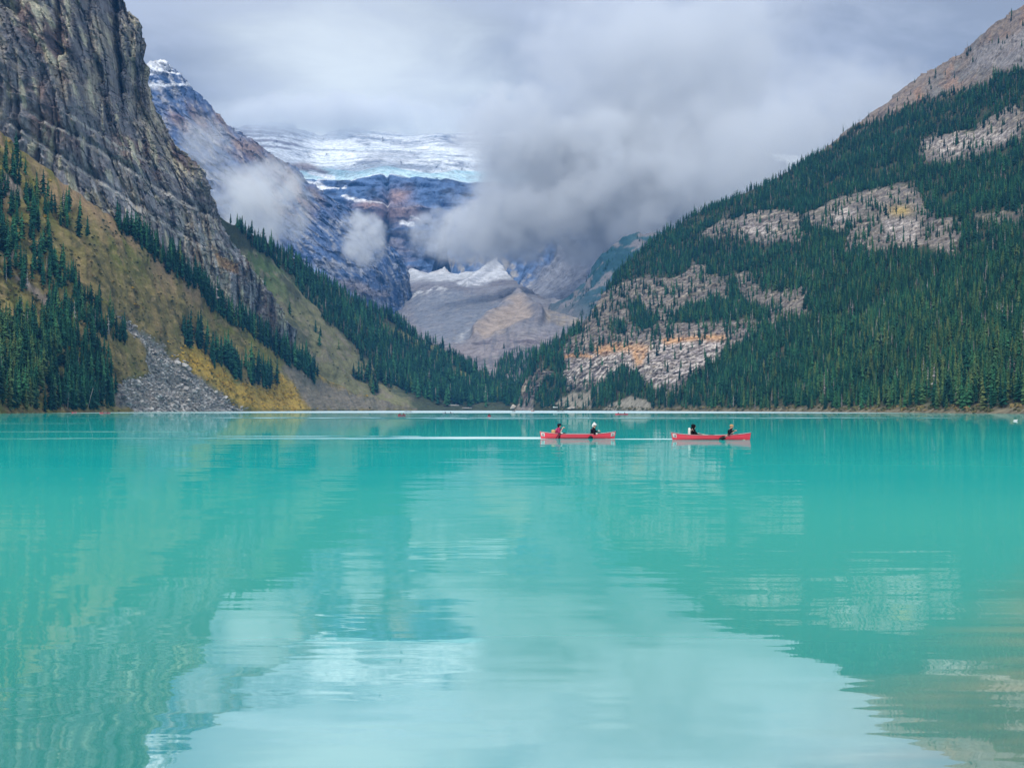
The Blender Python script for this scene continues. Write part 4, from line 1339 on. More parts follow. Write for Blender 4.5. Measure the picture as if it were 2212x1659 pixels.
left_wood = hmask(c4([(-700, 560), (0, 600), (150, 590), (440, 490), (540, 660), (690, 800), (740, 950), (780, 1060), (790, 1130), (-700, 1130)]))
strip = hmask(c4([(-300, 200), (0, 230), (110, 260), (280, 250), (450, 250), (500, 380), (600, 420), (700, 500), (800, 620), (790, 690), (700, 690), (600, 640), (520, 560), (420, 520), (300, 450), (130, 380), (-300, 360)]))
upper = hmask(c1([(-500, 930), (0, 1000), (60, 1010), (160, 1170), (240, 1240), (340, 1300), (470, 1380), (530, 1480), (560, 1580), (480, 1580), (430, 1480), (330, 1540), (250, 1580), (390, 1720), (300, 1900), (120, 1820), (0, 1750), (-500, 1700)]))
clump_p = hmask(c4([(1150, 690), (1165, 640), (1290, 660), (1420, 760), (1560, 840), (1690, 880), (1790, 950), (1740, 985), (1600, 960), (1470, 890), (1330, 800), (1210, 720)]), 2)
topl = np.interp(x, x.reshape(hill.ny, hill.nx)[-1], y.reshape(hill.ny, hill.nx)[-1])
gully = sstep(30, 14, y - topl + 0.6 * w) * sstep(245, 275, x) * sstep(690, 670, x)
gully2 = gully * 0
sps = sstep(0.45, 0.7, fbm(P / 24.0 + 71, 3))
ok = sstep(0.6, 1.6, P[:, 2])
d_small = sps * 0.15 * (1 - hmask(POLY_SCREE)) * sstep(560, 620, y) * sstep(500, 350, x)
for dn, hh, zone, pale in ((left_wood / 26.0, (10, 19), 'wood', 0.22), (strip / 50.0, (9, 17), 'strip', 0.05), (upper / 75.0, (11, 19), 'upper', 0.04), (clump_p / 40.0, (12, 27), 'clump', 0.02),
                           (gully / 12.0, (8, 22), 'gully', 0.02), (d_small / 260.0, (4, 9), 'slope', 0.05)):
    pts, sx, sy = sample(hill, dn * ok, xr=(-150, 2280))
    pl = pale
    if zone == 'wood':
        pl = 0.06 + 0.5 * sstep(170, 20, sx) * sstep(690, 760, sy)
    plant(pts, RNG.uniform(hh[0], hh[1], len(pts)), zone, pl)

# the ridge behind
P = ridge.P0
x, y = ridge.px, ridge.py
cl3 = fbm(P / 30.0 + 33, 3)
w = 10 * cl3
forest = hmask(cm([(-1650, -310), (-1450, -260), (-1200, -80), (-900, 120), (-600, 290), (-250, 440), (60, 600), (250, 720), (480, 860), (660, 870), (830, 990), (930, 1110), (940, 1220), (880, 1290), (960, 1330), (1560, 1380), (1560, 1560), (420, 1570), (330, 1540), (220, 1480), (60, 1430), (-120, 1390), (-300, 1280), (-200, 1200), (-60, 1200), (-350, 900), (-620, 700), (-600, 600), (-800, 480), (-1000, 200), (-1300, 0)]), 6)
for pg in (POLY_MEADOW, POLY_MEADOW2):
    forest *= 1 - 0.93 * sstep(-3, 4, sdf(pg, x, y) + 0.35 * w)
brown = sstep(-6, 6, sdf([(560, 590), (620, 620), (690, 690), (690, 760), (640, 720), (580, 650)], x, y) + w)
forest = np.maximum(forest * (1 - 0.85 * brown), 0.05 * sstep(0.1, 0.5, cl3))
pts, sx, sy = sample(ridge, forest * sstep(0.3, 1.2, P[:, 2]) / 42.0)
plant(pts, RNG.uniform(0.65, 1.15, len(pts)) * np.where(sy > 800, 19.0, 15.0), 'ridge', 0.03)

# valley mouth and the shoulder
P = valley.P0
x, y = valley.px, valley.py
w = 8 * fbm(P / 40.0 + 5, 3)
vf = hmask(cm([(1130, 1200), (1260, 1090), (1330, 1060), (1560, 1010), (1700, 1000), (1700, 1600), (900, 1570), (900, 1320), (1000, 1300), (1150, 1280)]), 5)
vf = np.maximum(vf, 0.10 * sstep(0.25, 0.5, fbm(P / 60.0 + 5, 3)) * sstep(725, 790, y))
pts, sx, sy = sample(valley, vf * sstep(1715, 1745, P[:, 1]) / 55.0, xr=(880, 1500))
plant(pts, RNG.uniform(0.6, 1.1, len(pts)) * np.where(sy > 840, 18.0, 13.0), 'valley', 0.08)
P = shoulder.P0
sd_ = sstep(-0.1, 0.3, fbm(P / 60.0 + 15, 3)) * sstep(1200, 1290, shoulder.px)
pts, sx, sy = sample(shoulder, sd_ / 130.0, xr=(1150, 1480), yr=(480, 790))
plant(pts, RNG.uniform(6, 11, len(pts)), 'shoulder', 0.0)

T_pos = np.concatenate(T_pos)
T_h = np.concatenate(T_h)
T_kind = np.concatenate(T_kind)
T_zone = np.array(T_zone)
T_px, T_py = to_px(T_pos[:, 0], T_pos[:, 1], T_pos[:, 2])
T_sz = T_h * FPX / T_pos[:, 1]

# the 300 trees that show largest: in front of their neighbours, in the frame
order = np.argsort(T_pos[:, 1])
cover = np.full(2400, 2000.0)
shown = np.zeros(len(T_h), bool)
for i in order:
    b = int(T_px[i])
    if b < 5 or b > 2206:
        continue
    top = T_py[i] - T_sz[i]
    sl = cover[max(0, b - 5):b + 6]
    if top < 10 or T_py[i] > 900:
        continue
    vis = np.clip((np.minimum(sl, T_py[i]) - top) / T_sz[i], 0, 1).mean()
    if vis > 0.45:
        shown[i] = True
    cover[max(0, b - 3):b + 4] = np.minimum(cover[max(0, b - 3):b + 4], top + 0.25 * T_sz[i])
cand = np.where(shown & ((T_zone != 'ridge') & (T_zone != 'valley')))[0]
cand = cand[np.argsort(-T_sz[cand])]
must = cand[T_zone[cand] == 'clump'][:24]
rest = np.array([i for i in cand if i not in set(must.tolist())])[:298 - len(must)]
single = np.concatenate([must, rest])
T_yaw = RNG.uniform(0, 6.28, len(T_h))
T_wid = RNG.uniform(0.75, 1.4, len(T_h)) * np.where(T_zone == 'ridge', 1.15, 1.0)

ZL = {'right': ('dark conifer in the front rank of the forest along the shore under the cliff bands', 'conifers at the water edge under the cliff bands'),
      'wood': ('dark conifer in the lakeside wood beside the grey scree', 'conifers in the wood beside the grey scree'),
      'strip': ('dark conifer in the slanting strip of trees above the lakeside wood', 'conifers in the slanting strip'),
      'upper': ('dark conifer high on the grassy slope below the sheer rock wall', 'conifers high on the grassy slope'),
      'clump': ('dark conifer of the isolated clump above the yellow shrubs', 'conifers of the isolated clump'),
      'gully': ('dark conifer in the line of trees along the far edge of the grassy slope', 'conifers along the slope edge'),
      'slope': ('small conifer standing alone on the open grassy slope', 'lone conifers on the grassy slope'),
      'shoulder': ('small conifer on the wooded shoulder', 'conifers on the shoulder')}
crown_me = [mesh_from('crown', v, f, M_FIR) for v, f in CROWNS] + [mesh_from('crown', v, f, M_FIRL) for v, f in CROWNS]
trunk_me = mesh_from('trunk', TRUNK[0], TRUNK[1], M_BARK, True)


def add_tree(pos, h, kind, yaw, wid, label, group):
    root = bpy.data.objects.new('conifer_tree', None)
    root.empty_display_size = 0.5
    root.location = pos
    root.scale = (h * wid, h * wid, h)
    root.rotation_euler = (random.uniform(-0.03, 0.03), random.uniform(-0.03, 0.03), yaw)
    COL.objects.link(root)
    tag(root, label, 'conifer', group)
    for nm, mm in (('trunk', trunk_me), ('crown', crown_me[kind])):
        o = bpy.data.objects.new(nm, mm)
        o.parent = root
        COL.objects.link(o)
    return root


clump_i = [i for i in single if T_zone[i] == 'clump']
by_h = sorted(clump_i, key=lambda i: -T_sz[i])
by_x = sorted(clump_i, key=lambda i: T_px[i])
own = {}
if clump_i:
    own[by_x[0]] = 'conifer at the upper left end of the isolated clump above the yellow shrubs'
    own[by_x[-1]] = 'conifer at the lower right end of the isolated clump, nearest the shore scree'
    own.setdefault(by_h[0], 'tallest conifer of the isolated clump above the yellow shrubs')
edge_w = sorted([i for i in single if T_zone[i] == 'wood'], key=lambda i: -T_px[i])
if edge_w:
    own[edge_w[0]] = 'last conifer of the lakeside wood, standing against the grey scree'
edge_r = sorted([i for i in single if T_zone[i] == 'right'], key=lambda i: -T_px[i])
if edge_r:
    own[edge_r[0]] = 'outermost conifer of the shore forest at the right edge of the photo'
for i in single:
    lb, gp = ZL[T_zone[i]]
    pale = T_kind[i] >= 5
    if pale:
        lb = lb.replace('dark conifer', 'yellow-green conifer')
    if T_zone[i] == 'wood':
        if T_pos[i][2] < 6:
            lb = lb.replace('in the lakeside wood', 'at the water edge of the lakeside wood')
        elif T_px[i] > 190:
            lb = lb.replace('in the lakeside wood beside', 'on the border of the lakeside wood, next to')
    lb = own.get(i, lb)
    add_tree(tuple(T_pos[i]), float(T_h[i]), int(T_kind[i]), float(T_yaw[i]), float(T_wid[i]), lb, gp)


def scatter_object(name, pts, scl, rot, kind, protos, mats, label):
    """one object: loose points plus the pieces to repeat on them"""
    V = [np.asarray(pts, float)]
    F, FM, pid = [], [], [np.full(len(pts), -1)]
    off = len(pts)
    used_m = []
    for k, ((v, f), mt) in enumerate(zip(protos, mats)):
        if mt not in used_m:
            used_m.append(mt)
        V.append(np.asarray(v, float))
        pid.append(np.full(len(v), k))
        F += [tuple(i + off for i in q) for q in f]
        FM += [used_m.index(mt)] * len(f)
        off += len(v)
    V = np.concatenate(V)
    pid = np.concatenate(pid).astype(np.int32)
    me = bpy.data.meshes.new(name)
    me.from_pydata(V.tolist(), [], F)
    for mt in used_m:
        me.materials.append(mt)
    me.polygons.foreach_set('material_index', np.array(FM, np.int32))
    n = len(V)
    a = me.attributes.new('piece', 'INT', 'POINT')
    a.data.foreach_set('value', pid)
    S = np.ones((n, 3), np.float32)
    S[:len(pts)] = scl
    a = me.attributes.new('size', 'FLOAT_VECTOR', 'POINT')
    a.data.foreach_set('vector', S.ravel())
    R = np.zeros((n, 3), np.float32)
    R[:len(pts)] = rot
    a = me.attributes.new('turn', 'FLOAT_VECTOR', 'POINT')
    a.data.foreach_set('vector', R.ravel())
    K = np.zeros(n, np.int32)
    K[:len(pts)] = kind
    a = me.attributes.new('pick', 'INT', 'POINT')
    a.data.foreach_set('value', K)
    o = bpy.data.objects.new(name, me)
    COL.objects.link(o)
    ng = bpy.data.node_groups.new(name, 'GeometryNodeTree')
    ng.interface.new_socket('Geometry', in_out='INPUT', socket_type='NodeSocketGeometry')
    ng.interface.new_socket('Geometry', in_out='OUTPUT', socket_type='NodeSocketGeometry')
    gi, go = ng.nodes.new('NodeGroupInput'), ng.nodes.new('NodeGroupOutput')

    def named(nm, typ):
        q = ng.nodes.new('GeometryNodeInputNamedAttribute')
        q.data_type = typ
        q.inputs['Name'].default_value = nm
        return next(s for s in q.outputs if s.enabled and s.name == 'Attribute')
    pc = named('piece', 'INT')

    def pick(k):
        c = ng.nodes.new('FunctionNodeCompare')
        c.data_type, c.operation = 'INT', 'EQUAL'
        ins = [s for s in c.inputs if s.enabled]
        ng.links.new(pc, ins[0])
        ins[1].default_value = k
        s = ng.nodes.new('GeometryNodeSeparateGeometry')
        s.domain = 'POINT'
        ng.links.new(gi.outputs[0], s.inputs['Geometry'])
        ng.links.new(c.outputs[0], s.inputs['Selection'])
        return s.outputs['Selection']
    jn = ng.nodes.new('GeometryNodeJoinGeometry')
    for k in reversed(range(len(protos))):
        gt = ng.nodes.new('GeometryNodeGeometryToInstance')
        ng.links.new(pick(k), gt.inputs[0])
        ng.links.new(gt.outputs[0], jn.inputs[0])
    ip = ng.nodes.new('GeometryNodeInstanceOnPoints')
    ng.links.new(pick(-1), ip.inputs['Points'])
    ng.links.new(jn.outputs[0], ip.inputs['Instance'])
    ip.inputs['Pick Instance'].default_value = True
    ng.links.new(named('pick', 'INT'), ip.inputs['Instance Index'])
    er = ng.nodes.new('FunctionNodeEulerToRotation')
    ng.links.new(named('turn', 'FLOAT_VECTOR'), er.inputs[0])
    ng.links.new(er.outputs[0], ip.inputs['Rotation'])
    ng.links.new(named('size', 'FLOAT_VECTOR'), ip.inputs['Scale'])
    ng.links.new(ip.outputs[0], go.inputs[0])
    md = o.modifiers.new('scatter', 'NODES')
    md.node_group = ng
    tag(o, label, kind='stuff')
    return o


mask = np.ones(len(T_h), bool)
mask[single] = False
tp, th, tk = T_pos[mask], T_h[mask], T_kind[mask]
tk = np.where(RNG.random(len(tk)) < 0.035, 10 + RNG.integers(0, 2, len(tk)), tk)
th = th * np.where(RNG.random(len(th)) < 0.10, 1.25, 1.0)
print('TREES', len(T_h), 'single', len(single), {z: int((T_zone == z).sum()) for z in set(T_zone)})
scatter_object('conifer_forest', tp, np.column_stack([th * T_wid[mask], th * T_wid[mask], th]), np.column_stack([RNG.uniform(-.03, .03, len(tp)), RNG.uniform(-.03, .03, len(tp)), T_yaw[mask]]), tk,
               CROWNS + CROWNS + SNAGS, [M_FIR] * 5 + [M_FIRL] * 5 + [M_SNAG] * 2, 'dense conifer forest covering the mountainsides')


# ------------------------------------------------------------------ low shrubs, scree stones
def blob(seed, lumps=1, sub=1):
    r = random.Random(seed)
    bm = bmesh.new()
    bmesh.ops.create_icosphere(bm, subdivisions=sub, radius=1.0)
    for v in bm.verts:
        k = r.uniform(0.65, 1.15)
        v.co = Vector((v.co.x * k, v.co.y * k, max(-0.2, v.co.z * k * 0.75)))
    bm.verts.index_update()
    V, F = [tuple(v.co) for v in bm.verts], [tuple(v.index for v in f.verts) for f in bm.faces]
    bm.free()
    return V, F


def leafy(seed, n=46):
    r = random.Random(seed)
    V, F = [], []
    for _ in range(n):
        d = Vector((r.gauss(0, 1), r.gauss(0, 1), abs(r.gauss(0, 0.9)))).normalized() * r.uniform(0.55, 1.0)
        d.z *= 0.85
        a = Vector((r.gauss(0, 1), r.gauss(0, 1), r.gauss(0, 1))).normalized() * 0.34
        b = a.cross(d).normalized() * 0.30
        i = len(V)
        V += [tuple(d - a), tuple(d + b), tuple(d + a), tuple(d - b)]
        F += [(i, i + 1, i + 2, i + 3)]
    return V, F


def shrub_mat(name, c0, c1_, c2):
    return foliage_mat(name, c0, c1_, c2)


LEAF = [leafy(s) for s in (21, 22, 23)]
P = hill.P0
x, y = hill.px, hill.py
w = 6 * fbm(P / 12.0 + 3, 3)
yel = np.zeros(len(P))
for pg in POLY_YEL:
    yel = np.maximum(yel, sstep(-5, 5, sdf(pg, x, y) + w))
scr = sstep(-4, 4, sdf(POLY_SCREE, x, y) + 0.5 * w)
scr2 = sstep(-4, 4, sdf(POLY_SCREE2, x, y) + 0.5 * w)


def put_shrubs(name, parts, smin, smax, mat, label):
    pp = np.concatenate([q[0] for q in parts])
    n = len(pp)
    s = RNG.uniform(smin, smax, n)
    print(name, n)
    scatter_object(name, pp, np.column_stack([s * RNG.uniform(.8, 1.3, n), s, s * RNG.uniform(.6, 1.1, n)]), np.column_stack([np.zeros(n), np.zeros(n), RNG.uniform(0, 6.28, n)]), RNG.integers(0, 3, n), LEAF, [mat] * 3, label)


okz = sstep(0.4, 1.0, P[:, 2])
nz = fbm(P / 20.0 + 90, 3)
put_shrubs('yellow_shrubbery', [sample(hill, yel * okz * sstep(-0.5, 0.2, nz) / 14.0), sample(hill, 0.02 * sstep(0.3, 0.5, nz) * (1 - scr) * okz / 14.0)], 0.8, 1.9, shrub_mat('yellow_leaves', (0.42, 0.27, 0.04), (0.50, 0.35, 0.06), (0.30, 0.25, 0.07)), 'yellow autumn shrubs spread over the foot of the grassy slope')
gr = (1 - scr) * (1 - scr2) * (1 - 0.8 * yel) * (0.16 + sstep(0.0, 0.6, nz) * 0.9) * okz
edge_g = np.maximum(gully, gully2)
put_shrubs('green_shrubbery', [sample(hill, np.maximum(gr * sstep(330, 600, y), 1.6 * edge_g) / 26.0), sample(ridge, sstep(0.0, 0.5, fbm(ridge.P0 / 25.0, 3)) * sstep(-6, 6, sdf(POLY_BROWN, ridge.px, ridge.py)) / 60.0)], 0.5, 1.5, shrub_mat('dull_leaves', (0.03, 0.05, 0.02), (0.075, 0.085, 0.03), (0.20, 0.14, 0.06)), 'low green and brown shrubs scattered over the slope')
P = right.P0
shl = sstep(0.4, 1.0, P[:, 2]) * sstep(5.0, 2.2, P[:, 2]) * (right.px > 1180)
put_shrubs('shore_shrubbery', [sample(right, shl / 15.0)], 0.7, 1.7, shrub_mat('shore_leaves', (0.06, 0.08, 0.035), (0.15, 0.14, 0.06), (0.27, 0.20, 0.08)), 'tan and yellow bushes along the waterline below the forest')

STONES = [blob(s) for s in (31, 32, 33)]
M_STONE = simple_mat('scree_stone', (0.29, 0.285, 0.275), rough=0.95, var=0.3, nscale=1.5, spec=0.1, rand=0.5)
pts, sx, sy = sample(hill, scr / 3.6)
n = len(pts)
s = RNG.gamma(2.2, 0.33, n) + 0.3
print('stones', n)
scatter_object('scree_rubble', pts, np.column_stack([s * RNG.uniform(.7, 1.6, n), s, s * RNG.uniform(.5, 1.0, n)]), RNG.uniform(-0.5, 0.5, (n, 3)) + np.column_stack([np.zeros(n), np.zeros(n), RNG.uniform(0, 6.28, n)]), RNG.integers(0, 3, n), STONES, [M_STONE] * 3, 'tongue of loose grey scree running down to the water')


def ground_at(px, py):
    best = None
    for L in (hill, ridge, valley, right):
        d = (L.px - px) ** 2 + (L.py - py) ** 2
        i = int(np.argmin(d))
        if d[i] < 40 and (best is None or L.P[i, 1] < best[1]):
            best = L.P[i]
    return best

# ------------------------------------------------------------------ canoes
M_RED = simple_mat('red_hull', (0.92, 0.06, 0.10), rough=0.35, var=0.12, nscale=1.6, spec=0.5)
M_REDIN = simple_mat('red_hull_inside', (0.42, 0.05, 0.06), rough=0.7, var=0.15, nscale=3.0)
M_GREYHULL = simple_mat('grey_hull', (0.24, 0.26, 0.29), rough=0.5, var=0.12, nscale=1.6)
M_RIM = simple_mat('gunwale_trim', (0.62, 0.36, 0.37), rough=0.5, var=0.1)
M_WOOD = simple_mat('varnished_wood', (0.40, 0.25, 0.12), rough=0.5, var=0.2, nscale=12)
M_WHITE = simple_mat('white_plate', (0.80, 0.79, 0.78), rough=0.5, var=0.04)
M_INK = simple_mat('dark_numeral', (0.10, 0.03, 0.04), rough=0.6, var=0.05)
HL = 2.65


def half_beam(s):
    return 0.45 * max(0.0, 1 - abs(s) ** 2.3) ** 0.85 + 0.012


def gun(s):
    return 0.265 + 0.145 * abs(s) ** 3.0


def keel(s):
    return -0.10 + 0.09 * abs(s) ** 5


def hull_pt(s, q, inset=0.0):
    """s along the hull -1..1, q across: 0 keel, 1 the gunwale; right-hand side"""
    b, g, k = half_beam(s) - inset, gun(s), keel(s) + inset
    b = max(b, 0.004)
    th = q * math.pi / 2
    yy = b * math.sin(th) ** 0.75
    z = k + (g - k) * (1 - math.cos(th) ** 1.0) if q < 0.999 else g
    rake = 0.10 * (s ** 7) * (z - g) / 0.5      # the stems round under
    return Vector((s * HL + rake, yy, z))


def build_canoe(hull_mat, in_mat, number=None):
    root = bpy.data.objects.new('canoe', None)
    root.empty_display_size = 0.5
    COL.objects.link(root)
    S = [-1 + 2 * i / 44 for i in range(45)]
    S = [math.copysign(abs(s) ** 0.85, s) for s in S]
    Q = [i / 8 for i in range(9)]
    V, F, MI = [], [], []

    def shell(inset, flip, mi):
        base = len(V)
        m = 17
        for s in S:
            for q in Q[::-1]:
                p = hull_pt(s * (1 - 0.012 * (inset > 0)), q, inset)
                V.append((p.x, p.y, p.z))
            for q in Q[1:]:
                p = hull_pt(s * (1 - 0.012 * (inset > 0)), q, inset)
                V.append((p.x, -p.y, p.z))
        for i in range(len(S) - 1):
            for j in range(m - 1):
                a = base + i * m + j
                f = (a, a + 1, a + m + 1, a + m)
                F.append(f[::-1] if flip else f)
                MI.append(mi)
        return base
    o0 = shell(0.0, False, 0)
    i0 = shell(0.022, True, 1)
    m = 17
    for i in range(len(S) - 1):
        for j in (0, m - 1):
            F.append((o0 + i * m + j, o0 + (i + 1) * m + j, i0 + (i + 1) * m + j, i0 + i * m + j))
            MI.append(0)
    me = mesh_from('hull', V, F, hull_mat, True)
    me.materials.append(in_mat)
    me.polygons.foreach_set('material_index', np.array(MI, np.int32))
    hull = bpy.data.objects.new('hull', me)
    hull.parent = root
    COL.objects.link(hull)

    def tube(name, pts, rad, mat, par, n=6):
        V, F = [], []
        for i, p in enumerate(pts):
            a, b = pts[max(0, i - 1)], pts[min(len(pts) - 1, i + 1)]
            d = (b - a).normalized()
            u = d.cross(Vector((0, 0, 1)))
            if u.length < 1e-4:
                u = Vector((1, 0, 0))
            u.normalize()
            v = u.cross(d)
            r = rad[i] if isinstance(rad, (list, tuple)) else rad
            for k in range(n):
                t_ = 2 * math.pi * k / n
                V.append(tuple(p + (u * math.cos(t_) + v * math.sin(t_)) * r))
        for i in range(len(pts) - 1):
            for k in range(n):
                F.append((i * n + k, i * n + (k + 1) % n, (i + 1) * n + (k + 1) % n, (i + 1) * n + k))
        F.append(tuple(range(n))[::-1])
        F.append(tuple(range((len(pts) - 1) * n, len(pts) * n)))
        o = bpy.data.objects.new(name, mesh_from(name, V, F, mat, True))
        o.parent = par
        COL.objects.link(o)
        return o
    build_canoe.tube = tube
    for sg in (1, -1):
        tube('gunwale', [Vector((p.x, sg * p.y, p.z + 0.004)) for p in (hull_pt(s, 1.0) for s in S)], 0.016, M_RIM, root)
    for sx in (-0.60, 0.46):
        b = half_beam(sx) - 0.02
        V, F = [], []
        for dx in (-0.13, 0.13):
            for dy in (-b, b):
                for dz in (0.17, 0.195):
                    V.append((sx * HL + dx, dy * (1 if True else 1), dz))
        F = [(0, 1, 3, 2), (4, 6, 7, 5), (0, 4, 5, 1), (2, 3, 7, 6), (1, 5, 7, 3), (0, 2, 6, 4)]
        o = bpy.data.objects.new('seat', mesh_from('seat', V, F, M_WOOD))
        o.parent = root
        COL.objects.link(o)
    for sx in (-0.12, 0.82):
        b = half_beam(sx) - 0.01
        tube('thwart', [Vector((sx * HL, -b, gun(sx) - 0.02)), Vector((sx * HL, 0, gun(sx) - 0.03)), Vector((sx * HL, b, gun(sx) - 0.02))], 0.018, M_WOOD, root)
    for sg in (-1, 1):
        a, b = hull_pt(sg * 0.995, 1), hull_pt(sg * 0.90, 1)
        V = [(a.x, 0, a.z + 0.012), (b.x, b.y, b.z + 0.010), (b.x, -b.y, b.z + 0.010), (a.x, 0, a.z - 0.006), (b.x, b.y, b.z - 0.006), (b.x, -b.y, b.z - 0.006)]
        F = [(0, 1, 2), (3, 5, 4), (0, 3, 4, 1), (1, 4, 5, 2), (2, 5, 3, 0)]
        o = bpy.data.objects.new('deck_plate', mesh_from('deck_plate', V, F, hull_mat))
        o.parent = root
        COL.objects.link(o)
    if number:
        for end in (-1, 1):
            for side in (-1, 1):
                if end == 1 and number[1] is None:
                    continue
                s0, s1 = end * 0.875, end * 0.972
                V = []
                nn = 5
                for i in range(nn):
                    s = s0 + (s1 - s0) * i / (nn - 1)
                    for q in (0.60, 0.78, 0.93):
                        p = hull_pt(s, q)
                        V.append((p.x, side * (p.y + 0.009), p.z))
                F = []
                for i in range(nn - 1):
                    for j in range(2):
                        F.append((i * 3 + j, i * 3 + j + 1, i * 3 + j + 4, i * 3 + j + 3))
                pl = bpy.data.objects.new('number_plate', mesh_from('number_plate', V, F, M_WHITE))
                pl.parent = root
                COL.objects.link(pl)
                cu = bpy.data.curves.new('numeral', 'FONT')
                cu.body = number[0]
                cu.size = 0.17
                cu.align_x = 'CENTER'
                cu.extrude = 0.002
                cu.offset = 0.004
                tmp = bpy.data.objects.new('numeral', cu)
                COL.objects.link(tmp)
                bpy.context.view_layer.update()
                me = bpy.data.meshes.new_from_object(tmp.evaluated_get(bpy.context.evaluated_depsgraph_get()))
                bpy.data.objects.remove(tmp)
                me.materials.clear()
                me.materials.append(M_INK)
                me.name = 'numeral'
                tx = bpy.data.objects.new('numeral', me)
                sm = (s0 + s1) / 2
                p, p2 = hull_pt(sm, 0.66), hull_pt(sm, 0.9)
                e1, e2 = hull_pt(min(s0, s1), 0.78), hull_pt(max(s0, s1), 0.78)
                ax = Vector((e2.x - e1.x, side * (e2.y - e1.y), e2.z - e1.z)).normalized() * (1 if side < 0 else -1)
                up_ = Vector((p2.x - p.x, side * (p2.y - p.y), p2.z - p.z)).normalized()
                nz_ = ax.cross(up_).normalized()
                up_ = nz_.cross(ax)
                Mx = Matrix((ax, up_, nz_)).transposed().to_4x4()
                Mx.translation = Vector((p.x, side * p.y, p.z)) + nz_ * 0.018
                tx.matrix_basis = Mx
                tx.parent = pl
                COL.objects.link(tx)
    return root


def kids(o):
    return [c for c in bpy.data.objects if c.parent == o]


def copy_tree(o, parent=None):
    c = o.copy()
    COL.objects.link(c)
    if parent is not None:
        c.parent = parent
    for ch in kids(o):
        copy_tree(ch, c)
    return c


# ------------------------------------------------------------------ people


def skin_mesh(name, pts, edges, mat, levels=1):
    """pts: list of (x,y,z,radius); the first is the root"""
    me = bpy.data.meshes.new(name)
    me.from_pydata([p[:3] for p in pts], edges, [])
    o = bpy.data.objects.new(name, me)
    COL.objects.link(o)
    md = o.modifiers.new('skin', 'SKIN')
    md.use_smooth_shade = True
    for i, p in enumerate(pts):
        r = p[3]
        me.skin_vertices[0].data[i].radius = (r, r) if not isinstance(r, tuple) else r
    me.skin_vertices[0].data[0].use_root = True
    sb = o.modifiers.new('sub', 'SUBSURF')
    sb.levels = sb.render_levels = levels
    bpy.context.view_layer.update()
    ev = bpy.data.meshes.new_from_object(o.evaluated_get(bpy.context.evaluated_depsgraph_get()))
    bpy.data.objects.remove(o)
    ev.name = name
    ev.materials.clear()
    ev.materials.append(mat)
    return ev


def limb_mid(a, b, up, bend):
    m = (Vector(a) + Vector(b)) * 0.5
    return m + Vector(up) * bend


def join_meshes(name, parts, mat):
    bm = bmesh.new()
    for p in parts:
        bm.from_mesh(p)
    me = bpy.data.meshes.new(name)
    bm.to_mesh(me)
    bm.free()
    me.materials.append(mat)
    me.polygons.foreach_set('use_smooth', np.ones(len(me.polygons), bool))
    return me


def ball(name, c, r, mat, squash=(1, 1, 1), sub=2):
    bm = bmesh.new()
    bmesh.ops.create_icosphere(bm, subdivisions=sub, radius=1.0)
    for v in bm.verts:
        v.co = Vector((c[0] + v.co.x * r * squash[0], c[1] + v.co.y * r * squash[1], c[2] + v.co.z * r * squash[2]))
    me = bpy.data.meshes.new(name)
    bm.to_mesh(me)
    bm.free()
    me.materials.append(mat)
    me.polygons.foreach_set('use_smooth', np.ones(len(me.polygons), bool))
    return me


def fingers(hand, fwd, side, mat):
    """four curled fingers of unequal length and a thumb closing on what is held"""
    out = []
    h, f, s = Vector(hand), Vector(fwd).normalized(), Vector(side).normalized()
    n = f.cross(s).normalized()
    for k, ln in ((-1.5, 0.062), (-0.5, 0.074), (0.5, 0.070), (1.5, 0.054)):
        b = h + s * (0.019 * k) + f * 0.035
        c = b + f * ln * 0.5
        d = c + (f * 0.25 - n) * ln * 0.5
        e = d + (-f * 0.6 - n * 0.5) * ln * 0.35
        out.append(skin_mesh('f', [(*b, 0.0095), (*c, 0.0088), (*d, 0.0082), (*e, 0.007)], [(0, 1), (1, 2), (2, 3)], mat, 0))
    b = h + s * -0.03
    c = b - s * 0.022 + f * 0.025 - n * 0.012
    d = c + f * 0.028 - n * 0.022
    out.append(skin_mesh('f', [(*b, 0.012), (*c, 0.010), (*d, 0.008)], [(0, 1), (1, 2)], mat, 0))
    return out


M_SKIN = simple_mat('skin', (0.56, 0.34, 0.25), rough=0.6, var=0.06, nscale=20)
M_EYE = simple_mat('dark_eye', (0.03, 0.02, 0.02), rough=0.3, var=0.0)
M_LIP = simple_mat('lips', (0.40, 0.16, 0.14), rough=0.5, var=0.05)


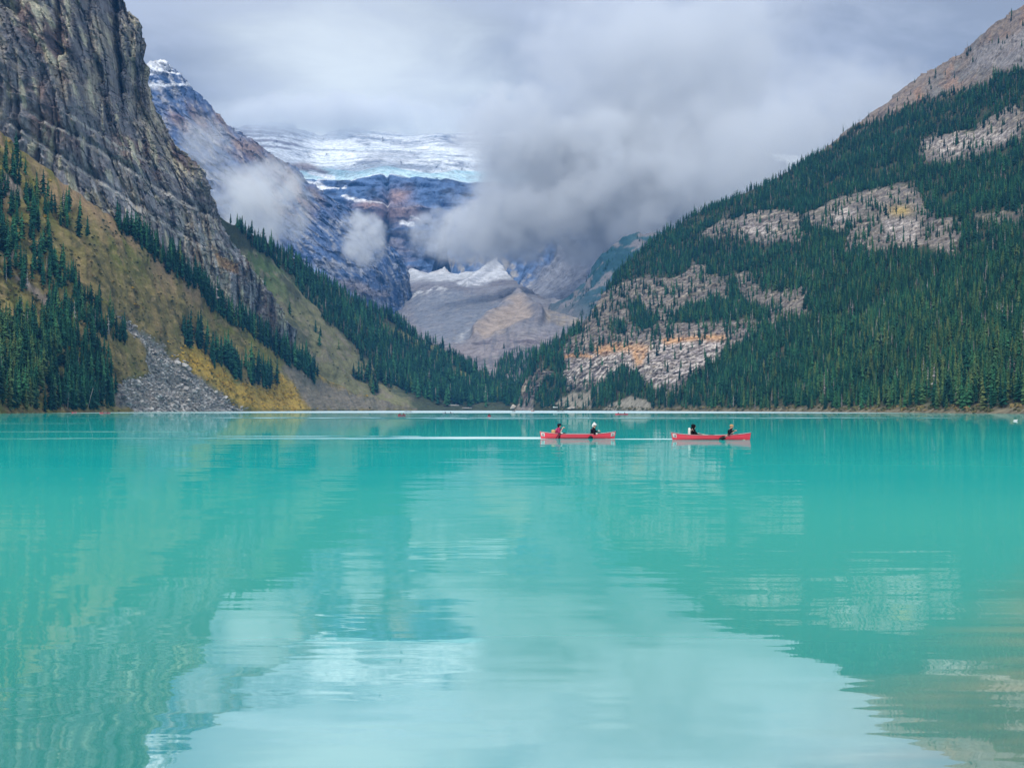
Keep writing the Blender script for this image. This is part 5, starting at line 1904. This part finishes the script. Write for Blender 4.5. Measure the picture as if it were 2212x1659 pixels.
def person(label, jacket, trousers, rhand, lhand, head_yaw=0.0, lean=0.08, hair=None, hat=None, hood=None, vest=None, gloves=None, reach_r=0.0):
    """seated figure facing +X; origin on the seat; hands in local metres"""
    root = bpy.data.objects.new('person', None)
    root.empty_display_size = 0.4
    COL.objects.link(root)
    tag(root, label, 'person', 'paddlers in the red canoes')

    def part(name, me):
        o = bpy.data.objects.new(name, me)
        o.parent = root
        COL.objects.link(o)
        return o
    hip = Vector((0, 0, 0.09))
    wst = Vector((lean * 0.35, 0, 0.25))
    cst = Vector((lean * 0.8, 0, 0.42))
    nck = Vector((lean + 0.02, 0, 0.565))
    hd = Vector((lean + 0.045, 0, 0.665))
    hy = Matrix.Rotation(head_yaw, 3, 'Z')
    sh = {1: Vector((lean * 0.9, 0.165, 0.50)), -1: Vector((lean * 0.9, -0.165, 0.50))}
    hands = {1: Vector(lhand), -1: Vector(rhand)}
    pts = [(*hip, 0.125), (*wst, 0.105), (*cst, 0.125), (*nck, 0.050), (*(hd + hy @ Vector((0.012, 0, -0.045))), 0.062), (*(hd + Vector((0, 0, 0.035))), 0.085), (*(hd + Vector((-0.01, 0, 0.085))), 0.05)]
    ed = [(0, 1), (1, 2), (2, 3), (3, 4), (4, 5), (5, 6)]
    jp = [(*hip, 0.150), (*wst, 0.140), (*cst, 0.158), (*(nck - Vector((0, 0, 0.02))), 0.062)]
    je = [(0, 1), (1, 2), (2, 3)]
    tp_ = [(*hip, 0.135)]
    te = []
    n0 = (hd + hy @ Vector((0.085, 0, -0.005)))
    pts.append((*n0, 0.018))
    ed.append((5, len(pts) - 1))
    for sg in (1, -1):
        e = hd + hy @ Vector((-0.005, 0.088 * sg, 0.0))
        pts.append((*e, 0.016))
        ed.append((5, len(pts) - 1))
    hm = []
    for sg in (1, -1):
        s, h = sh[sg], hands[sg]
        el = limb_mid(s, h, Vector((-0.25, sg * 0.75, -0.65)).normalized(), max(0.02, 0.27 - 0.42 * (h - s).length + 0.1))
        wr = h + (el - h).normalized() * 0.07
        i = len(pts)
        pts += [(*s, 0.058), (*el, 0.042), (*wr, 0.028), (*h, 0.034)]
        ed += [(2, i), (i, i + 1), (i + 1, i + 2), (i + 2, i + 3)]
        j = len(jp)
        jp += [(*s, 0.080), (*el, 0.062), (*(wr + (el - wr) * 0.1), 0.046)]
        je += [(2, j), (j, j + 1), (j + 1, j + 2)]
        kn = Vector((0.40, sg * 0.15, 0.20))
        an = Vector((0.62, sg * 0.13, -0.09))
        to = Vector((0.74, sg * 0.13, -0.10))
        i = len(pts)
        pts += [(0.08, sg * 0.09, 0.07, 0.085), (*kn, 0.058), (*an, 0.038), (*to, 0.034)]
        ed += [(0, i), (i, i + 1), (i + 1, i + 2), (i + 2, i + 3)]
        k = len(tp_)
        tp_ += [(0.08, sg * 0.09, 0.075, 0.100), (*kn, 0.074), (*(an + Vector((-0.03, 0, 0.03))), 0.056)]
        te += [(0, k), (k, k + 1), (k + 1, k + 2)]
        fw = (h - el).normalized()
        hm += fingers(h, fw, Vector((0.2, 0.3 * sg, 0.9)).cross(fw), M_SKIN)
    body = join_meshes('body', [skin_mesh('b', pts, ed, M_SKIN)] + hm, M_SKIN)
    part('body', body)
    part('jacket', skin_mesh('jacket', jp, je, jacket))
    part('trousers', skin_mesh('trousers', tp_, te, trousers))
    for sg in (1, -1):
        part('eye', ball('eye', hd + hy @ Vector((0.078, 0.031 * sg, 0.028)), 0.010, M_EYE, sub=1))
    part('mouth', ball('mouth', hd + hy @ Vector((0.070, 0, -0.048)), 0.02, M_LIP, (0.5, 1.1, 0.35), 1))
    if hair:
        bm_ = [ball('h', hd + hy @ Vector((-0.022, 0, 0.045)), 0.102, hair, (0.98, 0.98, 0.95)), ball('h', hd + hy @ Vector((-0.062, 0, -0.03)), 0.075, hair, (0.7, 1.15, 1.25))]
        part('hair', join_meshes('hair', bm_, hair))
    if hat:
        kind, hm_ = hat
        if kind == 'cap':
            q = [ball('h', hd + Vector((-0.005, 0, 0.075)), 0.108, hm_, (1.0, 0.98, 0.72)), ball('h', hd + hy @ Vector((0.10, 0, 0.062)), 0.085, hm_, (0.95, 0.95, 0.16))]
        else:
            q = [ball('h', hd + Vector((-0.01, 0, 0.072)), 0.118, hm_, (1.0, 0.98, 0.85)), ball('h', hd + Vector((-0.02, 0, 0.185)), 0.045, hm_), ball('h', hd + Vector((-0.085, 0, -0.01)), 0.075, hm_, (0.8, 1.1, 1.2))]
        part('hat', join_meshes('hat', q, hm_))
    if hood:
        q = [ball('h', hd + Vector((-0.03, 0, 0.03)), 0.122, hood, (0.95, 0.98, 1.12)), ball('h', nck + Vector((-0.035, 0, 0.0)), 0.10, hood, (1, 1.15, 0.8))]
        part('hood', join_meshes('hood', q, hood))
    if vest:
        part('vest', skin_mesh('vest', [(*(wst + Vector((0.0, 0, -0.03))), 0.168), (*cst, 0.180), (*(nck - Vector((0, 0, 0.07))), 0.12)], [(0, 1), (1, 2)], vest))
    if gloves:
        part('gloves', join_meshes('gloves', [ball('g', hands[sg], 0.055, gloves, (1.1, 0.8, 1.0)) for sg in (1, -1)], gloves))
    return root


def paddle(a, b, blade_mat, shaft_mat, label, parent_pos=None):
    """grip at a, tip of the blade at b (world)"""
    a, b = Vector(a), Vector(b)
    root = bpy.data.objects.new('paddle', None)
    root.empty_display_size = 0.3
    root.location = a
    COL.objects.link(root)
    tag(root, label, 'paddle', 'canoe paddles')
    d = (b - a)
    L_ = d.length
    d.normalize()
    u = d.cross(Vector((0, 1, 0.15))).normalized()
    v = d.cross(u).normalized()
    build_canoe.tube('shaft', [d * 0.0, d * (L_ - 0.45)], 0.026, shaft_mat, root)
    build_canoe.tube('grip', [u * -0.05, u * 0.05], 0.02, shaft_mat, root)
    V, F = [], []
    prof = [(-0.54, 0.024), (-0.46, 0.075), (-0.30, 0.125), (-0.12, 0.13), (-0.03, 0.11), (0.0, 0.06)]
    for s, w_ in prof:
        c = d * (L_ + s)
        for t_, k in ((u * w_, 0.003), (v * 0.010, 1), (u * -w_, 0.003), (v * -0.010, 1)):
            V.append(tuple(c + t_))
    for i in range(len(prof) - 1):
        for k in range(4):
            F.append((i * 4 + k, i * 4 + (k + 1) % 4, i * 4 + 4 + (k + 1) % 4, i * 4 + 4 + k))
    F += [(0, 1, 2, 3), (23, 22, 21, 20)]
    o = bpy.data.objects.new('blade', mesh_from('blade', V, F, blade_mat, True))
    o.parent = root
    COL.objects.link(o)
    return root


def cloth(name, c, var=0.15):
    return simple_mat(name, c, rough=0.9, var=var, nscale=9, spec=0.1)


C_MAROON, C_NAVY, C_BLACK = cloth('maroon_cloth', (0.33, 0.03, 0.10)), cloth('navy_cloth', (0.010, 0.014, 0.04)), cloth('black_cloth', (0.008, 0.008, 0.012))
C_DARKRED, C_WHITE, C_TAN = cloth('dark_red_cloth', (0.07, 0.006, 0.018)), cloth('white_wool', (0.80, 0.78, 0.75)), cloth('tan_canvas', (0.62, 0.36, 0.17))
C_BLOND, C_DARKH, C_CREAM = cloth('blond_hair', (0.52, 0.30, 0.14)), cloth('dark_hair', (0.02, 0.014, 0.012)), cloth('cream_fabric', (0.80, 0.72, 0.66))
C_PINK, C_BROWN, C_ORANGE = cloth('pink_trim', (0.55, 0.12, 0.24)), cloth('brown_cloth', (0.10, 0.06, 0.05)), cloth('orange_cloth', (0.60, 0.20, 0.06))
M_PBLADE = simple_mat('dark_blade', (0.012, 0.010, 0.014), rough=0.4, var=0.1)
M_PSHAFT = simple_mat('pale_shaft', (0.66, 0.52, 0.44), rough=0.5, var=0.1)
M_PRED = simple_mat('dark_red_blade', (0.16, 0.01, 0.03), rough=0.4, var=0.1)

# canoe with the two hatted paddlers
X1, Y1, _ = world_pt(1248.0, 947.0, 106.7)
can1 = build_canoe(M_RED, M_REDIN, ('22', True))
can1.location = (X1, Y1, 0.0)
can1.rotation_euler = (0, 0, -0.02)
tag(can1, 'red canoe carrying the two paddlers in hats, white plate at each end', 'canoe', 'red canoes on the lake')
X2, Y2, _ = world_pt(1536.0, 950.0, 102.0)
can2 = build_canoe(M_RED, M_REDIN, ('18', None))
can2.location = (X2, Y2, 0.0)
can2.rotation_euler = (0, 0, -0.05)
tag(can2, 'red canoe with the hooded and the blond paddler, one white plate at its stern', 'canoe', 'red canoes on the lake')
SEATZ = 0.12
can1.scale = (1, 1, 1.18)
can2.scale = (1, 1, 1.18)

p1 = person('paddler in maroon jacket and dark cap at the stern of the canoe', C_MAROON, C_DARKRED, (0.24, -0.26, 0.22), (0.36, -0.02, 0.55), 0.25, 0.10, hair=C_DARKH, hat=('cap', C_NAVY), vest=C_PINK, gloves=C_WHITE)
p1.location = (X1 - 1.47, Y1, SEATZ)
p1.scale = (1.38, 1.38, 1.14)
p2 = person('paddler in white bobble hat and black jacket near the bow', C_BLACK, C_BLACK, (0.20, -0.27, 0.18), (0.33, -0.05, 0.34), 0.0, 0.07, hair=None, hat=('bobble', C_WHITE), vest=C_NAVY, gloves=C_WHITE)
p2.location = (X1 + 1.02, Y1, SEATZ)
p2.scale = (1.38, 1.38, 1.14)
p3 = person('hooded paddler all in black leaning against a cream bag', C_BLACK, C_BLACK, (0.36, -0.12, 0.16), (0.36, 0.12, 0.16), -0.35, 0.02, hair=None, hood=C_BLACK)
p3.location = (X2 - 1.22, Y2 + 0.05, SEATZ)
p3.scale = (1.38, 1.38, 1.14)
p4 = person('blond paddler in dark jacket swinging a pale paddle shaft', C_BLACK, C_DARKRED, (-0.16, -0.32, 0.20), (0.24, -0.24, 0.44), -0.9, 0.06, hair=C_BLOND, vest=C_BLACK)
p4.location = (X2 + 1.24, Y2 - 0.04, SEATZ)

p4.scale = (1.38, 1.38, 1.14)
build_canoe.tube  # helper defined by the first canoe
paddle((p1.location.x + 0.42, Y1 - 0.10, SEATZ + 0.62), (p1.location.x - 0.02, Y1 - 0.62, -0.10), M_PRED, M_PSHAFT, 'dark red paddle dipped beside the paddler in maroon')
paddle((p2.location.x + 0.36, Y1 - 0.05, SEATZ + 0.42), (p2.location.x - 0.28, Y1 - 0.62, -0.06), M_PBLADE, M_PBLADE, 'dark paddle trailing beside the paddler in the white hat')
paddle((p4.location.x + 0.42, Y2 - 0.22, SEATZ + 0.50), (p4.location.x - 0.78, Y2 - 0.66, 0.00), M_PBLADE, M_PSHAFT, 'pale shafted paddle with black blade swept by the blond paddler')
paddle((p3.location.x + 0.38, Y2 + 0.20, SEATZ + 0.30), (p3.location.x + 1.55, Y2 + 0.18, 0.20), M_PBLADE, M_PSHAFT, 'paddle laid along the canoe before the hooded paddler')


def soft_bag(name, loc, size, mat, label):
    root = bpy.data.objects.new(name, None)
    root.empty_display_size = 0.3
    root.location = loc
    COL.objects.link(root)
    tag(root, label, 'bag')
    bm = bmesh.new()
    bmesh.ops.create_cube(bm, size=1.0)
    bmesh.ops.subdivide_edges(bm, edges=bm.edges[:], cuts=4, use_grid_fill=True)
    for v in bm.verts:
        q = v.co.copy()
        l = max(abs(q.x), abs(q.y), abs(q.z)) * 2
        r = q.normalized() * 0.5 * l
        q = q.lerp(r * 1.15, 0.55)
        v.co = Vector((q.x * size[0], q.y * size[1], (q.z + 0.5) * size[2]))
    me = bpy.data.meshes.new('body')
    bm.to_mesh(me)
    bm.free()
    me.materials.append(mat)
    me.polygons.foreach_set('use_smooth', np.ones(len(me.polygons), bool))
    o = bpy.data.objects.new('pouch', me)
    o.parent = root
    COL.objects.link(o)
    for sg in (-1, 1):
        build_canoe.tube('strap', [Vector((size[0] * 0.45, sg * size[1] * 0.28, size[2] * f + 0.0)) + Vector((0.03 * math.sin(f * 3.1), 0, 0)) for f in (0.15, 0.4, 0.7, 0.95)], 0.014, mat, root)
    return root


soft_bag('round_bag', (p1.location.x - 0.24, Y1 - 0.02, SEATZ + 0.06), (0.26, 0.36, 0.42), C_TAN, 'round tan bag behind the paddler in maroon')
soft_bag('cream_bag', (p3.location.x - 0.24, Y2 - 0.02, SEATZ + 0.05), (0.15, 0.34, 0.62), C_CREAM, 'tall cream bag at the back of the hooded paddler')

# ------------------------------------------------------------------ canoes farther out
red0 = build_canoe(M_RED, M_REDIN, None)
grey0 = build_canoe(M_GREYHULL, M_GREYHULL, None)
g1 = person('x', C_BROWN, C_BLACK, (0.30, -0.25, 0.22), (0.30, 0.2, 0.3), 0, 0.08, hair=C_DARKH, vest=C_DARKRED)
g2 = person('x', C_NAVY, C_BLACK, (0.25, -0.28, 0.20), (0.33, 0.05, 0.45), 0.2, 0.08, hair=C_DARKH)
g3 = person('x', C_ORANGE, C_BROWN, (0.25, -0.28, 0.20), (0.33, 0.05, 0.45), 0.2, 0.08, hair=C_BLOND, hat=('cap', C_WHITE))
FAR = [
    (160, 760, 80, red0, (g1, g2), 'red canoe seen end on below the lakeside wood', 'brown clad'),
    (227, 690, 40, red0, (g3, g2), 'red canoe with white-capped paddler near the scree', 'white-capped'),
    (868, 440, 70, red0, (g1, g1), 'red canoe turned almost end on at the foot of the grassy slope', ''),
    (968, 640, 35, grey0, (g2, g2), 'grey canoe with two dark paddlers at the edge of the bright water', ''),
    (1057, 385, 92, red0, (g2, g1), 'red canoe coming straight on in mid lake', ''),
    (1343, 540, 28, red0, (g1, g1), 'red canoe crossing below the white cliff', ''),
    (882, 1000, 20, grey0, (g2, g2), 'tiny dark canoe by the foot of the scree slope', ''),
    (1110, 1050, 65, grey0, (g2, g1), 'tiny dark canoe below the pale boulder', ''),
    (1151, 1150, 60, red0, (g3, g1), 'tiny red canoe below the rock spur', ''),
    (1211, 1080, 15, grey0, (g1, g2), 'tiny grey canoe below the white boat on the beach', ''),
]
SHORT = ['canoe end on below the lakeside wood', 'canoe near the grey scree', 'canoe at the foot of the slope', 'grey canoe by the bright water', 'canoe coming straight on', 'canoe below the white cliff',
         'tiny canoe by the scree foot', 'tiny canoe below the pale boulder', 'tiny red canoe below the spur', 'tiny canoe below the white boat']
used = set()
for k, (px, D, yaw, cproto, ppl, lab, _x) in enumerate(FAR):
    a = math.radians(yaw)
    X, Y, _z = world_pt(float(px), 890.0, float(D))
    c = cproto if cproto.name not in used else copy_tree(cproto)
    used.add(cproto.name)
    c.location = (X, Y, 0.0)
    c.rotation_euler = (0, 0, a)
    tag(c, lab, 'canoe', 'canoes far out on the lake')
    for j, (pr, off) in enumerate(zip(ppl, (-1.5, 1.15))):
        q = pr if pr.name not in used else copy_tree(pr)
        used.add(pr.name)
        q.location = (X + off * math.cos(a), Y + off * math.sin(a), SEATZ)
        q.rotation_euler = (0, 0, a)
        who = {g1: 'brown-clad paddler', g2: 'navy-clad paddler', g3: 'orange-clad paddler in white cap'}.get(pr)
        tag(q, who + (' at the stern of the ' if j == 0 else ' at the bow of the ') + SHORT[k], 'person', 'paddlers far out on the lake')

# ------------------------------------------------------------------ things along the shore


def on_ground(px, py, lift=0.0):
    g = ground_at(px, py)
    return (g[0], g[1], max(g[2], 0.0) + lift)


def rock_obj(name, px, py, size, label, mat, seed):
    V, F = blob(seed, sub=2)
    o = bpy.data.objects.new(name, mesh_from(name, [(a * size[0], b * size[1], c * size[2]) for a, b, c in V], F, mat))
    o.location = on_ground(px, py)
    COL.objects.link(o)
    tag(o, label, 'boulder')
    return o


M_PALE = simple_mat('pale_rock', (0.45, 0.40, 0.35), rough=0.95, var=0.3, nscale=0.6, spec=0.1)
rock_obj('boulder', 1109.6, 881.5, (4.0, 3.0, 5.5), 'pale pointed boulder on the far beach', M_PALE, 41)
rock_obj('boulder', 1238, 882, (7.5, 3.0, 2.2), 'long flat pale boulder at the water edge below the scree', M_PALE, 42)


def log_obj(px, py, length, rad, yaw, label):
    pts = [Vector((length * (f - 0.5), 0.05 * length * math.sin(5 * f) * 0.3, rad * 0.9)) for f in (0, 0.25, 0.5, 0.75, 1.0)]
    root = bpy.data.objects.new('driftwood_log', None)
    root.empty_display_size = 1.0
    root.location = on_ground(px, py)
    root.rotation_euler = (0, 0, yaw)
    COL.objects.link(root)
    tag(root, label, 'log')
    build_canoe.tube('trunk', pts, [rad, rad * 0.95, rad * 0.85, rad * 0.75, rad * 0.5], M_DEAD, root, 8)
    build_canoe.tube('branch', [pts[3], pts[3] + Vector((0.8, 0.3, rad * 2.2))], [rad * 0.4, rad * 0.2], M_DEAD, root, 5)


log_obj(975, 881.5, 16, 0.75, 0.05, 'long bleached log on the far beach, beside the meadow')
log_obj(1003, 881.8, 18, 0.60, -0.06, 'thinner bleached log on the far beach, next to the longer one')

wb = copy_tree(grey0)
wb.name = 'beached_boat'
for ch in kids(wb):
    if ch.name.startswith('hull'):
        me = ch.data.copy()
        me.materials[0] = M_WHITE
        me.materials[1] = M_WHITE
        ch.data = me
x_, y_, z_ = on_ground(1206, 881.5)
wb.location = (x_, y_, z_ + 0.6)
wb.scale = (2.0, 2.0, 2.6)
wb.rotation_euler = (0, 0, 0.1)
tag(wb, 'white upswept boat drawn up on the beach', 'boat', 'beached boats')

# bleached snags in the lakeside wood
for px, py, hh, ln, lab in ((192, 882, 12, 0.22, 'leaning bleached snag at the water edge in front of the lakeside wood'), (73, 884, 8, -0.05, 'upright bleached snag at the water edge, lowest part of the wood'), (155, 883, 9, 0.03, 'short bleached snag beside the end-on red canoe'),
                            (1062, 640, 0, 0, '')):
    if hh == 0:
        continue
    root = bpy.data.objects.new('dead_tree', None)
    root.location = on_ground(px, py)
    root.empty_display_size = 1.0
    root.rotation_euler = (0, ln, 0)
    COL.objects.link(root)
    tag(root, lab, 'dead tree', 'bleached snags')
    build_canoe.tube('trunk', [Vector((0, -3, -0.5)), Vector((0.05, -3, hh * 0.5)), Vector((0.3, -3, hh))], [0.22, 0.15, 0.04], M_DEAD, root, 6)
    for f, sg in ((0.45, 1), (0.6, -1), (0.75, 1)):
        build_canoe.tube('branch', [Vector((0.05, -3, hh * f)), Vector((0.9 * sg, -3, hh * f + 0.5))], [0.07, 0.02], M_DEAD, root, 5)

# small white float on the right
Xf, Yf, _ = world_pt(2193.0, 909.0, 255.0)
root = bpy.data.objects.new('float', None)
root.location = (Xf, Yf, 0)
root.empty_display_size = 0.3
COL.objects.link(root)
tag(root, 'small white float lying alone on the water off the forest shore', 'float')
for nm, me in (('body', ball('body', (0, 0, 0.06), 0.22, M_WHITE, (1.6, 0.8, 0.7))), ('collar', ball('collar', (0.30, 0, 0.17), 0.09, M_WHITE, (1.0, 1.0, 1.4)))):
    o = bpy.data.objects.new(nm, me)
    o.parent = root
    COL.objects.link(o)
